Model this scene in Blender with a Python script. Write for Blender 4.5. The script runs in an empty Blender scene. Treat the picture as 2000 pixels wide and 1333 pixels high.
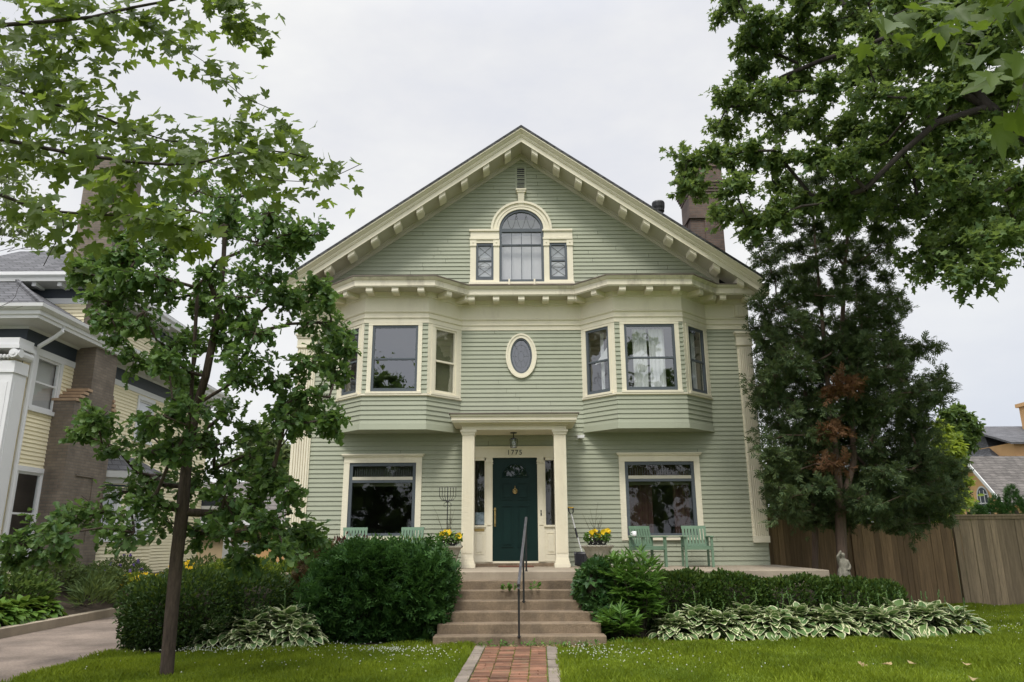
import bpy, math, random
import numpy as np
random.seed(7)
RNG = np.random.default_rng(11)
SC = bpy.context.scene
COL = SC.collection
R = math.radians

# ------------------------------------------------------------------ camera
F_PX = 1447.0; PITCH = R(14.9); ROLL = R(0.3); CAM_Z = 1.62
cam_data = bpy.data.cameras.new('camera'); cam = bpy.data.objects.new('camera', cam_data)
COL.objects.link(cam)
cam_data.sensor_width = 36.0; cam_data.lens = F_PX/2000*36.0
cam_data.clip_end = 2000; cam_data.clip_start = 0.05
cam.location = (0, 0, CAM_Z)
from mathutils import Matrix, Vector
cam.matrix_world = Matrix.Translation((0, 0, CAM_Z)) @ Matrix.Rotation(R(90)+PITCH, 4, 'X') @ Matrix.Rotation(-ROLL, 4, 'Z')
SC.camera = cam

def at(px, py, Y):
    """world point on the plane y=Y seen at a pixel of the 2000x1333 photograph (survey helper)"""
    x = (px-1000)/F_PX; y = -(py-666.5)/F_PX
    c, s = math.cos(ROLL), math.sin(ROLL)
    xr, yr = x*c+y*s, -x*s+y*c
    r = (xr, math.cos(PITCH)-yr*math.sin(PITCH), math.sin(PITCH)+yr*math.cos(PITCH))
    t = Y/r[1]
    return np.array((r[0]*t, Y, CAM_Z+r[2]*t))

# ------------------------------------------------------------------ materials
def nd(nt, typ, **kw):
    n = nt.nodes.new(typ)
    for k, v in kw.items(): setattr(n, k, v)
    return n
def new_mat(name):
    m = bpy.data.materials.new(name); m.use_nodes = True
    nt = m.node_tree; nt.nodes.clear()
    out = nd(nt, 'ShaderNodeOutputMaterial')
    return m, nt, out
def mixcol(nt, fac, a, b, blend='MIX'):
    n = nd(nt, 'ShaderNodeMix', data_type='RGBA', blend_type=blend)
    for sock, v in ((n.inputs[0], fac), (n.inputs[6], a), (n.inputs[7], b)):
        if hasattr(v, 'is_output'): nt.links.new(v, sock)
        else: sock.default_value = v if isinstance(v, float) else (*v[:3], 1)
    return n.outputs[2]
def noise(nt, scale, detail=4, rough=.55, vec=None, stretch=None, coord='Object'):
    if vec is None:
        tc = nd(nt, 'ShaderNodeTexCoord'); vec = tc.outputs[coord]
    if stretch:
        mp = nd(nt, 'ShaderNodeMapping'); mp.inputs['Scale'].default_value = stretch
        nt.links.new(vec, mp.inputs['Vector']); vec = mp.outputs[0]
    n = nd(nt, 'ShaderNodeTexNoise'); n.inputs['Scale'].default_value = scale
    n.inputs['Detail'].default_value = detail; n.inputs['Roughness'].default_value = rough
    nt.links.new(vec, n.inputs['Vector']); return n.outputs['Fac']
def ramp(nt, fac, stops):
    r = nd(nt, 'ShaderNodeValToRGB'); nt.links.new(fac, r.inputs[0])
    el = r.color_ramp.elements
    el[0].position, el[0].color = stops[0][0], (*stops[0][1], 1)
    el[1].position, el[1].color = stops[1][0], (*stops[1][1], 1)
    for p, c in stops[2:]:
        e = el.new(p); e.color = (*c, 1)
    return r.outputs[0]
def sc(c, k): return tuple(min(1, x*k) for x in c)
def surf(name, col, rough=.6, var=.12, scale=3.0, fine=40.0, bump=.0, bscale=60., stretch=None, metal=0., spec=.4, dirt=None, dirt_amt=.5, island=0.):
    """painted / mineral surface: two scales of noise in the colour, optional stains and bump"""
    m, nt, out = new_mat(name)
    b = nd(nt, 'ShaderNodeBsdfPrincipled')
    n1 = noise(nt, scale, 5, .6, stretch=stretch); n2 = noise(nt, fine, 3, .6, stretch=stretch)
    c = ramp(nt, n1, [(.3, sc(col, 1-var)), (.7, sc(col, 1+var))])
    c2 = ramp(nt, n2, [(.3, sc((1, 1, 1), 1-var*.7)), (.7, (1, 1, 1))])
    c = mixcol(nt, 1.0, c, c2, 'MULTIPLY')
    if island:
        g = nd(nt, 'ShaderNodeNewGeometry')
        ci = ramp(nt, g.outputs['Random Per Island'], [(0, sc((1, 1, 1), 1-island)), (1, (1, 1, 1))])
        c = mixcol(nt, 1.0, c, ci, 'MULTIPLY')
    if dirt:
        n3 = noise(nt, scale*1.7, 6, .7, stretch=(1.0, 1.0, .35) if not stretch else stretch)
        f = ramp(nt, n3, [(.52, (0, 0, 0)), (.75, (dirt_amt,)*3)])
        c = mixcol(nt, f, c, dirt)
    nt.links.new(c, b.inputs['Base Color'])
    b.inputs['Roughness'].default_value = rough; b.inputs['Metallic'].default_value = metal
    b.inputs['Specular IOR Level'].default_value = spec
    if bump:
        bn = nd(nt, 'ShaderNodeBump'); bn.inputs['Strength'].default_value = bump; bn.inputs['Distance'].default_value = .02
        nt.links.new(noise(nt, bscale, 4, .6, stretch=stretch), bn.inputs['Height']); nt.links.new(bn.outputs[0], b.inputs['Normal'])
    nt.links.new(b.outputs[0], out.inputs[0])
    return m
def brickmat(name, c1, c2, mortar, scale=1.0, bw=.2, rh=.067, ms=.008, rough=.85, axis='front'):
    m, nt, out = new_mat(name)
    b = nd(nt, 'ShaderNodeBsdfPrincipled'); b.inputs['Roughness'].default_value = rough
    tc = nd(nt, 'ShaderNodeTexCoord'); sp = nd(nt, 'ShaderNodeSeparateXYZ'); cb = nd(nt, 'ShaderNodeCombineXYZ')
    nt.links.new(tc.outputs['Object'], sp.inputs[0])
    ad = nd(nt, 'ShaderNodeMath', operation='ADD')
    nt.links.new(sp.outputs[0], ad.inputs[0]); nt.links.new(sp.outputs[1], ad.inputs[1])
    nt.links.new(ad.outputs[0], cb.inputs[0]); nt.links.new(sp.outputs[2], cb.inputs[1])
    t = nd(nt, 'ShaderNodeTexBrick'); nt.links.new(cb.outputs[0], t.inputs['Vector'])
    t.inputs['Color1'].default_value = (*c1, 1); t.inputs['Color2'].default_value = (*c2, 1); t.inputs['Mortar'].default_value = (*mortar, 1)
    t.inputs['Scale'].default_value = scale; t.inputs['Brick Width'].default_value = bw; t.inputs['Row Height'].default_value = rh
    t.inputs['Mortar Size'].default_value = ms
    n = noise(nt, 2.5, 5, .65)
    c = mixcol(nt, 1.0, t.outputs['Color'], ramp(nt, n, [(.3, (.6, .6, .6)), (.7, (1, 1, 1))]), 'MULTIPLY')
    nt.links.new(c, b.inputs['Base Color'])
    bn = nd(nt, 'ShaderNodeBump'); bn.inputs['Strength'].default_value = .5; bn.inputs['Distance'].default_value = .01
    nt.links.new(t.outputs['Fac'], bn.inputs['Height']); bn.invert = True
    nt.links.new(bn.outputs[0], b.inputs['Normal'])
    nt.links.new(b.outputs[0], out.inputs[0]); return m
def shingle(name, c, rw=.3, rh=.14):
    return brickmat(name, sc(c, .75), sc(c, 1.2), sc(c, .4), 1.0, rw, rh, .012, .95)
def leafmat(name, c1, c2, trans=.35, tcol=None, rough=.5, patch=1.2, dark=(.72, .78, .75)):
    m, nt, out = new_mat(name)
    g = nd(nt, 'ShaderNodeNewGeometry')
    c = ramp(nt, g.outputs['Random Per Island'], [(0, c1), (1, c2)])
    pn = noise(nt, patch, 3, .6)
    c = mixcol(nt, 1.0, c, ramp(nt, pn, [(.35, dark), (.65, (1.05, 1.05, 1.0))]), 'MULTIPLY')
    b = nd(nt, 'ShaderNodeBsdfPrincipled'); b.inputs['Roughness'].default_value = rough; b.inputs['Specular IOR Level'].default_value = .22
    nt.links.new(c, b.inputs['Base Color'])
    t = nd(nt, 'ShaderNodeBsdfTranslucent')
    tc = mixcol(nt, .75, c, tcol or sc(c2, 1.6))
    nt.links.new(tc, t.inputs[0])
    mx = nd(nt, 'ShaderNodeMixShader'); mx.inputs[0].default_value = trans
    nt.links.new(b.outputs[0], mx.inputs[1]); nt.links.new(t.outputs[0], mx.inputs[2])
    nt.links.new(mx.outputs[0], out.inputs[0]); return m
def glassmat(name, f0=.20, tint=(.9, .92, .92), wave=.004, wscale=1.6):
    m, nt, out = new_mat(name)
    lw = nd(nt, 'ShaderNodeLayerWeight'); lw.inputs[0].default_value = .5   # Facing output: same from both sides of the pane
    pw_ = nd(nt, 'ShaderNodeMath', operation='POWER'); nt.links.new(lw.outputs['Facing'], pw_.inputs[0]); pw_.inputs[1].default_value = 4.0
    fr = nd(nt, 'ShaderNodeMapRange'); nt.links.new(pw_.outputs[0], fr.inputs[0]); fr.inputs[3].default_value = f0; fr.inputs[4].default_value = 1.0
    gl = nd(nt, 'ShaderNodeBsdfGlossy'); gl.inputs['Roughness'].default_value = .015; gl.inputs['Color'].default_value = (.95, .97, 1, 1)
    tr = nd(nt, 'ShaderNodeBsdfTransparent'); tr.inputs[0].default_value = (*tint, 1)
    bn = nd(nt, 'ShaderNodeBump'); bn.inputs['Strength'].default_value = 1.0; bn.inputs['Distance'].default_value = wave
    nt.links.new(noise(nt, wscale, 2, .5), bn.inputs['Height']); nt.links.new(bn.outputs[0], gl.inputs['Normal'])
    mx = nd(nt, 'ShaderNodeMixShader')
    nt.links.new(fr.outputs[0], mx.inputs[0]); nt.links.new(tr.outputs[0], mx.inputs[1]); nt.links.new(gl.outputs[0], mx.inputs[2])
    nt.links.new(mx.outputs[0], out.inputs[0]); return m

M = {}
M['siding'] = surf('sage_siding', (.365, .385, .292), .55, .05, .8, 25, spec=.25, island=.07, dirt=(.22, .24, .18), dirt_amt=.28)
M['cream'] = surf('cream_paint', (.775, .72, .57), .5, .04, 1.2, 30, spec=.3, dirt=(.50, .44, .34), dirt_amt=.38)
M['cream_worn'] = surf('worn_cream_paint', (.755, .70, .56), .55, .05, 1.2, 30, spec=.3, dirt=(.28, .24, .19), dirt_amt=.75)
M['soffit'] = surf('shaded_soffit_paint', (.52, .49, .40), .6, .05, 1.5, 30, dirt=(.34, .32, .26), dirt_amt=.35)  # grey-beige dirty paint with the shade under the eaves worked into its colour
M['sash'] = surf('grey_sash_paint', (.085, .10, .115), .45, .08, 2, 40)
M['door'] = surf('dark_green_door_paint', (.003, .020, .018), .45, .1, 2, 30, spec=.22)
M['lead'] = surf('lead_came', (.06, .07, .07), .5, .1, 6, 50)
M['shingle'] = shingle('dark_roof_shingle', (.085, .085, .09))
M['flash'] = surf('rusty_flashing', (.16, .13, .11), .7, .3, 3, 30)
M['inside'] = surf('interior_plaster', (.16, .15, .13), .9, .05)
M['curtain'] = surf('white_curtain', (.75, .76, .76), .8, .05, 3, 30)
M['curtain_red'] = surf('brown_red_curtain', (.11, .05, .04), .8, .15, 3, 30)
M['blind'] = surf('grey_window_shade', (.62, .60, .60), .8, .05, 2, 30)
M['shade_olive'] = surf('olive_roller_shade', (.17, .17, .10), .8, .06, 2, 30)
M['glass'] = glassmat('window_glass')
M['glass_dark'] = glassmat('dark_window_glass', .06, (.62, .66, .66))
M['black'] = surf('black_metal', (.012, .012, .013), .45, .2, 5, 60, spec=.5)
M['iron'] = surf('iron_rail', (.02, .02, .02), .5, .3, 8, 60, spec=.5)
M['steel'] = surf('worn_grey_metal', (.30, .31, .33), .35, .15, 6, 50, metal=.6)
M['rail'] = surf('worn_rail_paint', (.10, .10, .11), .4, .3, 6, 50, metal=.3)
M['brass'] = surf('brass', (.45, .33, .14), .35, .15, 8, 60, metal=.8)
M['concrete'] = surf('step_concrete', (.24, .18, .12), .9, .42, 2.2, 34, bump=.9, bscale=60, dirt=(.13, .105, .08), dirt_amt=.6)
M['concrete_light'] = surf('porch_concrete', (.34, .285, .215), .9, .2, 1.5, 90, bump=.3, bscale=120, dirt=(.2, .16, .12), dirt_amt=.4)
M['stone'] = surf('cast_stone', (.33, .31, .25), .9, .2, 5, 60, bump=.4, bscale=60, dirt=(.15, .15, .11), dirt_amt=.6)
M['chair'] = surf('green_chair_paint', (.14, .225, .15), .5, .12, 4, 40)
M['mug'] = surf('white_china', (.8, .8, .8), .25, .03)
M['rubber'] = surf('black_plastic', (.018, .018, .022), .4, .1, 5, 50)
M['yellow_plastic'] = surf('yellow_plastic', (.55, .33, .03), .5, .08)
M['mat'] = surf('rust_doormat', (.16, .07, .045), .95, .25, 8, 120)
M['brick'] = brickmat('chimney_brick', (.155, .105, .085), (.215, .145, .115), (.15, .135, .12))
M['brick_tan'] = brickmat('tan_chimney_brick', (.195, .155, .12), (.25, .20, .155), (.17, .15, .13))
M['statue'] = surf('weathered_statue_stone', (.24, .225, .18), .9, .3, 9, 60, bump=.5, bscale=50, dirt=(.09, .09, .06), dirt_amt=.7)
M['terracotta'] = surf('terracotta_stone', (.42, .29, .19), .85, .12, 5, 50)
M['ysiding'] = surf('yellow_siding', (.85, .77, .55), .55, .04, 1, 30, spec=.2)
M['white'] = surf('white_trim_paint', (.72, .72, .73), .5, .03, 1.5, 30)
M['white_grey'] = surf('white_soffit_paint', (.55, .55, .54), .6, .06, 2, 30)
M['charcoal'] = surf('charcoal_frieze_paint', (.035, .045, .06), .55, .1, 2, 30)
M['roof_grey'] = shingle('grey_roof_shingle', (.13, .13, .14), .3, .13)
M['roof_brown'] = shingle('weathered_roof_shingle', (.155, .14, .13), .4, .16)
M['stucco'] = surf('orange_stucco', (.60, .36, .17), .9, .06, 2, 60, bump=.2)
M['tan'] = surf('tan_render', (.45, .34, .21), .85, .06, 2, 40)
M['fence'] = surf('weathered_cedar_boards', (.36, .235, .13), .9, .28, 3, 30, stretch=(9, 9, .6), bump=.4, bscale=12, dirt=(.16, .12, .085), dirt_amt=.7, island=.55)
M['fence_grey'] = surf('silvered_cedar_boards', (.34, .26, .175), .9, .25, 3, 30, stretch=(9, 9, .6), bump=.4, bscale=12, dirt=(.13, .10, .075), dirt_amt=.75, island=.48)
M['bark_oak'] = surf('oak_bark', (.075, .055, .042), .95, .4, 8, 40, stretch=(3, 3, .6), bump=1.0, bscale=14)
M['bark'] = surf('maple_bark', (.055, .045, .040), .95, .35, 6, 40, stretch=(2, 2, .6), bump=.8, bscale=20)
M['bark_cedar'] = surf('cedar_bark', (.15, .105, .08), .95, .3, 6, 40, stretch=(4, 4, .4), bump=.8, bscale=20)
M['twig'] = surf('brown_twig', (.045, .038, .024), .9, .25)
M['soil'] = surf('garden_soil', (.055, .040, .028), .95, .35, 4, 60, bump=.8, bscale=40)
M['pavers'] = surf('path_brick', (.285, .14, .085), .9, .32, 2.5, 45, bump=.5, bscale=60, dirt=(.17, .135, .075), dirt_amt=.9, island=.55)
M['edging'] = surf('grey_edging_brick', (.27, .225, .185), .9, .18, 5, 70, bump=.4, bscale=80, dirt=(.14, .13, .09), dirt_amt=.5, island=.25)
M['drive'] = surf('aggregate_drive', (.225, .178, .145), .9, .45, .9, 26, bump=.8, bscale=45, dirt=(.13, .11, .095), dirt_amt=.45)
M['blue'] = surf('blue_plastic', (.06, .16, .40), .45, .05)
M['paper'] = surf('pale_paper', (.5, .58, .66), .7, .35, 14, 60)
LEAF = {
 'maple_near': leafmat('near_maple_leaf', (.058, .100, .024), (.12, .165, .036), .48, (.24, .33, .045), .45, 1.0),
 'maple_lime': leafmat('lime_maple_leaf', (.085, .135, .018), (.135, .20, .026), .42, (.26, .34, .03), .45),
 'maple_corner': leafmat('corner_maple_leaf', (.055, .095, .014), (.095, .145, .02), .40, (.17, .25, .025), .45),
 'maple_far': leafmat('maple_leaf', (.066, .122, .048), (.165, .235, .072), .42, (.23, .31, .06), .5, .3),
 'oak': leafmat('oak_leaf', (.060, .125, .044), (.155, .24, .072), .38, (.16, .26, .045), .42, .9),
 'cedar': leafmat('cedar_spray', (.048, .084, .042), (.13, .175, .070), .3, (.15, .19, .06), .7, .6),
 'cedar_dead': leafmat('dead_cedar_spray', (.12, .06, .032), (.19, .10, .05), .2, (.3, .14, .06), .8),
 'yew': leafmat('yew_leaf', (.020, .046, .014), (.062, .108, .028), .2, (.08, .14, .03), .45, 1.5),
 'yew_tip': leafmat('bright_yew_leaf', (.035, .070, .014), (.10, .15, .025), .25, (.18, .26, .03), .5, 1.5),
 'arb': leafmat('arborvitae_spray', (.020, .060, .017), (.070, .148, .034), .22, (.08, .18, .03), .5, 2.0),
 'box': leafmat('boxwood_leaf', (.032, .070, .020), (.095, .155, .036), .2, (.10, .18, .03), .4, 1.5),
 'peony': leafmat('peony_leaf', (.06, .14, .026), (.14, .25, .05), .3, (.16, .30, .04), .4),
 'ivy': leafmat('ivy_leaf', (.028, .075, .022), (.070, .14, .040), .25, (.12, .22, .05), .35),
 'lime': leafmat('lime_shrub_leaf', (.12, .18, .02), (.26, .32, .05), .4, (.4, .48, .05), .5),
 'midgreen': leafmat('garden_tree_leaf', (.05, .095, .025), (.11, .17, .045), .35, (.2, .28, .06), .5),
 'pale': leafmat('pale_tree_leaf', (.10, .13, .06), (.20, .24, .11), .4, (.28, .34, .12), .6),
 'sage': leafmat('garden_perennial_leaf', (.045, .08, .025), (.11, .15, .05), .3, (.2, .26, .06), .6),
 'limeperennial': leafmat('lime_perennial_leaf', (.10, .15, .015), (.20, .25, .03), .35, (.3, .36, .04), .5),
 'purple': leafmat('purple_shrub_leaf', (.05, .018, .018), (.11, .04, .03), .25, (.2, .07, .05), .5),
 'brown': leafmat('browned_shrub_leaf', (.06, .042, .018), (.13, .075, .03), .25, (.18, .12, .05), .6),
 'hosta': leafmat('hosta_leaf_green', (.10, .18, .065), (.17, .26, .09), .25, (.22, .32, .09), .42, 3),
 'hosta_edge': leafmat('hosta_leaf_cream_margin', (.60, .60, .36), (.78, .76, .52), .25, (.7, .72, .42), .45, 3),
 'hosta_plain': leafmat('plain_hosta_leaf', (.06, .125, .02), (.13, .22, .035), .25, (.25, .36, .05), .4, 3),
 'grass': leafmat('grass_blade', (.115, .165, .014), (.27, .34, .028), .32, (.38, .46, .03), .5, .8, (.52, .60, .6)),
 'petal_yellow': leafmat('yellow_petal', (.75, .42, .01), (.85, .62, .03), .25, (.9, .6, .02), .5),
 'petal_white': leafmat('white_petal', (.62, .62, .56), (.8, .8, .74), .25, (.8, .8, .7), .5),
 'petal_purple': leafmat('violet_petal', (.09, .05, .22), (.2, .12, .4), .25, (.2, .1, .4), .5),
 'dry': leafmat('dry_leaf', (.35, .24, .12), (.55, .42, .24), .2, (.5, .36, .2), .7),
}

# ------------------------------------------------------------------ object helpers
def wloc(o):
    v = Vector((0, 0, 0))
    while o is not None: v = v + o.location; o = o.parent
    return v
def tag(o, label=None, cat=None, group=None, kind=None):
    if label: o['label'] = label
    if cat: o['category'] = cat
    if group: o['group'] = group
    if kind: o['kind'] = kind
    return o
def thing(name, label, cat, loc=(0, 0, 0), rz=0, group=None):
    o = bpy.data.objects.new(name, None); COL.objects.link(o)
    o.empty_display_size = .2; o.location = loc; o.rotation_euler = (0, 0, rz)
    return tag(o, label, cat, group)
def kids(o): return [c for c in bpy.data.objects if c.parent == o]
def copy_tree(o, parent=None):
    c = o.copy(); COL.objects.link(c); c.parent = parent
    for ch in kids(o): copy_tree(ch, c)
    return c
def link(name, me, parent=None, origin=None):
    o = bpy.data.objects.new(name, me); COL.objects.link(o)
    if parent is not None: o.parent = parent
    elif origin is not None: o.location = origin
    return o

class MB:
    """collects boxes, tubes, sweeps; build() links them as ONE mesh object"""
    def __init__(s): s.v = []; s.f = []; s.m = []; s.mi = 0
    def add(s, vs, fs):
        k = len(s.v); s.v += [tuple(map(float, p)) for p in vs]
        for f in fs: s.f.append(tuple(i+k for i in f)); s.m.append(s.mi)
        return s
    def box(s, x0, x1, y0, y1, z0, z1):
        return s.add([(x0, y0, z0), (x1, y0, z0), (x1, y1, z0), (x0, y1, z0), (x0, y0, z1), (x1, y0, z1), (x1, y1, z1), (x0, y1, z1)],
                     [(3, 2, 1, 0), (4, 5, 6, 7), (0, 1, 5, 4), (1, 2, 6, 5), (2, 3, 7, 6), (3, 0, 4, 7)])
    def hexa(s, p):
        return s.add(p, [(3, 2, 1, 0), (4, 5, 6, 7), (0, 1, 5, 4), (1, 2, 6, 5), (2, 3, 7, 6), (3, 0, 4, 7)])
    def fbox(s, F, u0, u1, d0, d1, z0, z1):
        P = [F(u0, d1, z0), F(u1, d1, z0), F(u1, d0, z0), F(u0, d0, z0), F(u0, d1, z1), F(u1, d1, z1), F(u1, d0, z1), F(u0, d0, z1)]
        return s.hexa(P)
    def fquad(s, F, u0, u1, d, z0, z1):
        return s.add([F(u0, d, z0), F(u1, d, z0), F(u1, d, z1), F(u0, d, z1)], [(0, 1, 2, 3)])
    def prism(s, pts, a, b):
        """pts: list of functions of t? here: polygon in 3D extruded by vector b-a"""
        n = len(pts); d = np.array(b)-np.array(a)
        V = [np.array(p) for p in pts]+[np.array(p)+d for p in pts]
        F = [tuple(range(n))[::-1], tuple(range(n, 2*n))]+[(i, (i+1) % n, n+(i+1) % n, n+i) for i in range(n)]
        return s.add(V, F)
    def lathe(s, prof, c=(0, 0, 0), n=20, sx=1, sy=1, rot=0):
        V = []; Fc = []
        for r, z in prof:
            for k in range(n):
                a = 2*math.pi*k/n+rot
                V.append((c[0]+r*sx*math.cos(a), c[1]+r*sy*math.sin(a), c[2]+z))
        m = len(prof)
        for i in range(m-1):
            for k in range(n):
                Fc.append((i*n+k, i*n+(k+1) % n, (i+1)*n+(k+1) % n, (i+1)*n+k))
        Fc.append(tuple(range(n))[::-1]); Fc.append(tuple((m-1)*n+k for k in range(n)))
        return s.add(V, Fc)
    def tube(s, pts, r, n=7):
        pts = [np.array(p, float) for p in pts]
        rs = r if hasattr(r, '__len__') else [r]*len(pts)
        V = []; Fc = []
        for i, p in enumerate(pts):
            d = pts[min(i+1, len(pts)-1)]-pts[max(i-1, 0)]; d /= (np.linalg.norm(d)+1e-9)
            a = np.cross(d, (0, 0, 1.)) if abs(d[2]) < .95 else np.cross(d, (1., 0, 0)); a /= np.linalg.norm(a); b = np.cross(d, a)
            for k in range(n):
                t = 2*math.pi*k/n; V.append(p+rs[i]*(math.cos(t)*a+math.sin(t)*b))
        for i in range(len(pts)-1):
            for k in range(n): Fc.append((i*n+k, i*n+(k+1) % n, (i+1)*n+(k+1) % n, (i+1)*n+k))
        Fc.append(tuple(range(n))[::-1]); Fc.append(tuple((len(pts)-1)*n+k for k in range(n)))
        return s.add(V, Fc)
    def sweep(s, path, prof, closed_prof=False, caps=False):
        """path: list of (x,y); prof: list of (offset outward, z). mitred sweep"""
        rings = [offset_path(path, d) for d, z in prof]
        n = len(path); V = []; Fc = []
        for j, (d, z) in enumerate(prof):
            for i in range(n): V.append((rings[j][i][0], rings[j][i][1], z))
        m = len(prof)
        for j in range(m-1 if not closed_prof else m):
            j2 = (j+1) % m
            for i in range(n-1): Fc.append((j*n+i, j*n+i+1, j2*n+i+1, j2*n+i))
        if caps:
            Fc.append(tuple(j*n for j in range(m))); Fc.append(tuple(j*n+n-1 for j in range(m))[::-1])
        return s.add(V, Fc)
    def build(s, name, mats, parent=None, smooth=False, bevel=0, origin=None):
        me = bpy.data.meshes.new(name)
        off = wloc(parent) if parent is not None else Vector(origin or (0, 0, 0))
        me.from_pydata([(a-off.x, b-off.y, c-off.z) for a, b, c in s.v], [], s.f)
        for m in (mats if isinstance(mats, (list, tuple)) else [mats]): me.materials.append(m)
        if any(s.m): me.polygons.foreach_set('material_index', s.m)
        if smooth: me.polygons.foreach_set('use_smooth', [True]*len(me.polygons))
        me.update()
        o = link(name, me, parent, origin)
        if bevel:
            b = o.modifiers.new('bevel', 'BEVEL'); b.width = bevel; b.segments = 2; b.limit_method = 'ANGLE'
        return o

def offset_path(path, d):
    out = []; n = len(path)
    for i in range(n):
        p = np.array(path[i], float); ns = []
        if i > 0:
            t = p-np.array(path[i-1]); t /= np.linalg.norm(t); ns.append(np.array((t[1], -t[0])))
        if i < n-1:
            t = np.array(path[i+1])-p; t /= np.linalg.norm(t); ns.append(np.array((t[1], -t[0])))
        if len(ns) == 1: out.append(p+ns[0]*d)
        else:
            b = ns[0]+ns[1]; b /= np.dot(b, ns[0]); out.append(p+b*d)
    return out
def frame(A, B):
    """plan segment A->B: F(u along, d outward, z)"""
    ax, ay = A; L = math.hypot(B[0]-ax, B[1]-ay); ux, uy = (B[0]-ax)/L, (B[1]-ay)/L
    nx, ny = uy, -ux
    def F(u, d, z): return (ax+u*ux+d*nx, ay+u*uy+d*ny, z)
    F.L = L; F.rot = math.atan2(uy, ux); return F

def clap(mb, F, z0, z1, exp, lo, hi, holes=(), off=.020):
    """clapboards on a plan segment: each board a wedge with its own shadow-casting lower edge"""
    z = z0
    lo = lo if callable(lo) else (lambda q, a=lo: a); hi = hi if callable(hi) else (lambda q, a=hi: a)
    while z < z1-1e-4:
        zt = min(z+exp, z1)
        br = sorted({z, zt, *[h[2] for h in holes if z < h[2] < zt], *[h[3] for h in holes if z < h[3] < zt]})
        for a, b in zip(br[:-1], br[1:]):
            mid = (a+b)/2
            segs = [(None, None)]
            cuts = sorted((h[0], h[1]) for h in holes if h[2] <= mid <= h[3])
            cur = None; out = []
            start = None
            for c0, c1 in cuts:
                out.append((start, c0)); start = c1 if start is None or c1 > start else start
            out.append((start, None))
            da = .003+off*(1-(a-z)/exp); db = .003+off*(1-(b-z)/exp)
            for s0, s1 in out:
                ua, ub = (lo(a) if s0 is None else s0), (hi(a) if s1 is None else s1)
                va, vb = (lo(b) if s0 is None else s0), (hi(b) if s1 is None else s1)
                if s0 is None and s1 is not None: ua, va = min(ua, s1), min(va, s1)
                if ub-ua < .004 and vb-va < .004: continue
                if ub-ua > 1.6 and a == z and len(br) == 2:   # butt joints between boards
                    j = ua+(ub-ua)*(.2+.6*((math.sin(z*91.7+ua*13.1)*43758.5453) % 1.0))
                    for p, q, r_, s in ((ua, j-.0025, va, j-.0025), (j+.0025, ub, j+.0025, vb)):
                        mb.add([F(p, da, a), F(q, da, a), F(s, db, b), F(r_, db, b)], [(0, 1, 2, 3)])
                    mb.add([F(ua, -.004, a), F(ub, -.004, a), F(ub, da, a), F(ua, da, a)], [(0, 1, 2, 3)])
                    continue
                if ub < ua: ub = ua
                if vb < va: vb = va
                mb.add([F(ua, da, a), F(ub, da, a), F(vb, db, b), F(va, db, b)], [(0, 1, 2, 3)])
                if a == z: mb.add([F(ua, -.004, a), F(ub, -.004, a), F(ub, da, a), F(ua, da, a)], [(0, 1, 2, 3)])
        z = zt
    return mb

# ------------------------------------------------------------------ numpy meshes, leaves
def np_mesh(name, V, loops, ltot, mats, midx=None, parent=None, origin=None):
    me = bpy.data.meshes.new(name)
    V = np.asarray(V, np.float32)
    if parent is not None: V = V-np.array(wloc(parent), np.float32)
    elif origin is not None: V = V-np.array(origin, np.float32)
    me.vertices.add(len(V)); me.vertices.foreach_set('co', V.ravel())
    me.loops.add(len(loops)); me.loops.foreach_set('vertex_index', np.asarray(loops, np.int32))
    ls = np.concatenate(([0], np.cumsum(ltot)[:-1])).astype(np.int32)
    me.polygons.add(len(ltot)); me.polygons.foreach_set('loop_start', ls)
    for m in (mats if isinstance(mats, (list, tuple)) else [mats]): me.materials.append(m)
    if midx is not None: me.polygons.foreach_set('material_index', np.asarray(midx, np.int32))
    me.update(calc_edges=True)
    return link(name, me, parent, origin)
def norm(a): return a/(np.linalg.norm(a, axis=-1, keepdims=True)+1e-9)
class Leaves:
    def __init__(s): s.V = []; s.L = []; s.T = []; s.M = []; s.n = 0
    def scatter(s, tmpl, P, N, D, S, mi=0):
        """tmpl=(verts, faces, [material per face]); one copy per row of P, tip along D, face along N"""
        P = np.asarray(P, float)
        if not len(P): return s
        tv = np.asarray(tmpl[0], float); fs = tmpl[1]
        D = norm(np.asarray(D, float)); N = np.asarray(N, float); N = norm(N-D*np.sum(N*D, -1, keepdims=True)); X = np.cross(D, N)
        S = np.asarray(S, float).reshape(-1, 1, 1)
        V = P[:, None, :]+S*(tv[None, :, 0:1]*X[:, None]+tv[None, :, 1:2]*D[:, None]+tv[None, :, 2:3]*N[:, None])
        n, k = len(P), len(tv)
        lf = np.concatenate([np.array(f) for f in fs]); lt = np.array([len(f) for f in fs])
        s.V.append(V.reshape(-1, 3)); s.L.append((lf[None]+np.arange(n)[:, None]*k+s.n).ravel()); s.T.append(np.tile(lt, n))
        fm = np.array(tmpl[2]) if len(tmpl) > 2 else np.full(len(fs), mi)
        s.M.append(np.tile(fm, n)); s.n += n*k; return s
    def build(s, name, mats, parent=None, origin=None):
        return np_mesh(name, np.concatenate(s.V), np.concatenate(s.L), np.concatenate(s.T), mats, np.concatenate(s.M), parent, origin)
def half_leaf(pts, fold=.25, curl=.15):
    """mirror a half outline into a leaf folded along its midrib"""
    n = len(pts)
    def z(x, y): return fold*abs(x)-curl*(y-.3)**2
    V = [(x, y, z(x, y)) for x, y in pts]; k = n-2
    V += [(-x, y, z(x, y)) for x, y in pts[1:-1]]
    right = tuple(range(n)); left = (0,)+tuple(range(n, n+k))+(n-1,)
    return (V, [right, left[::-1]])
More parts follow.
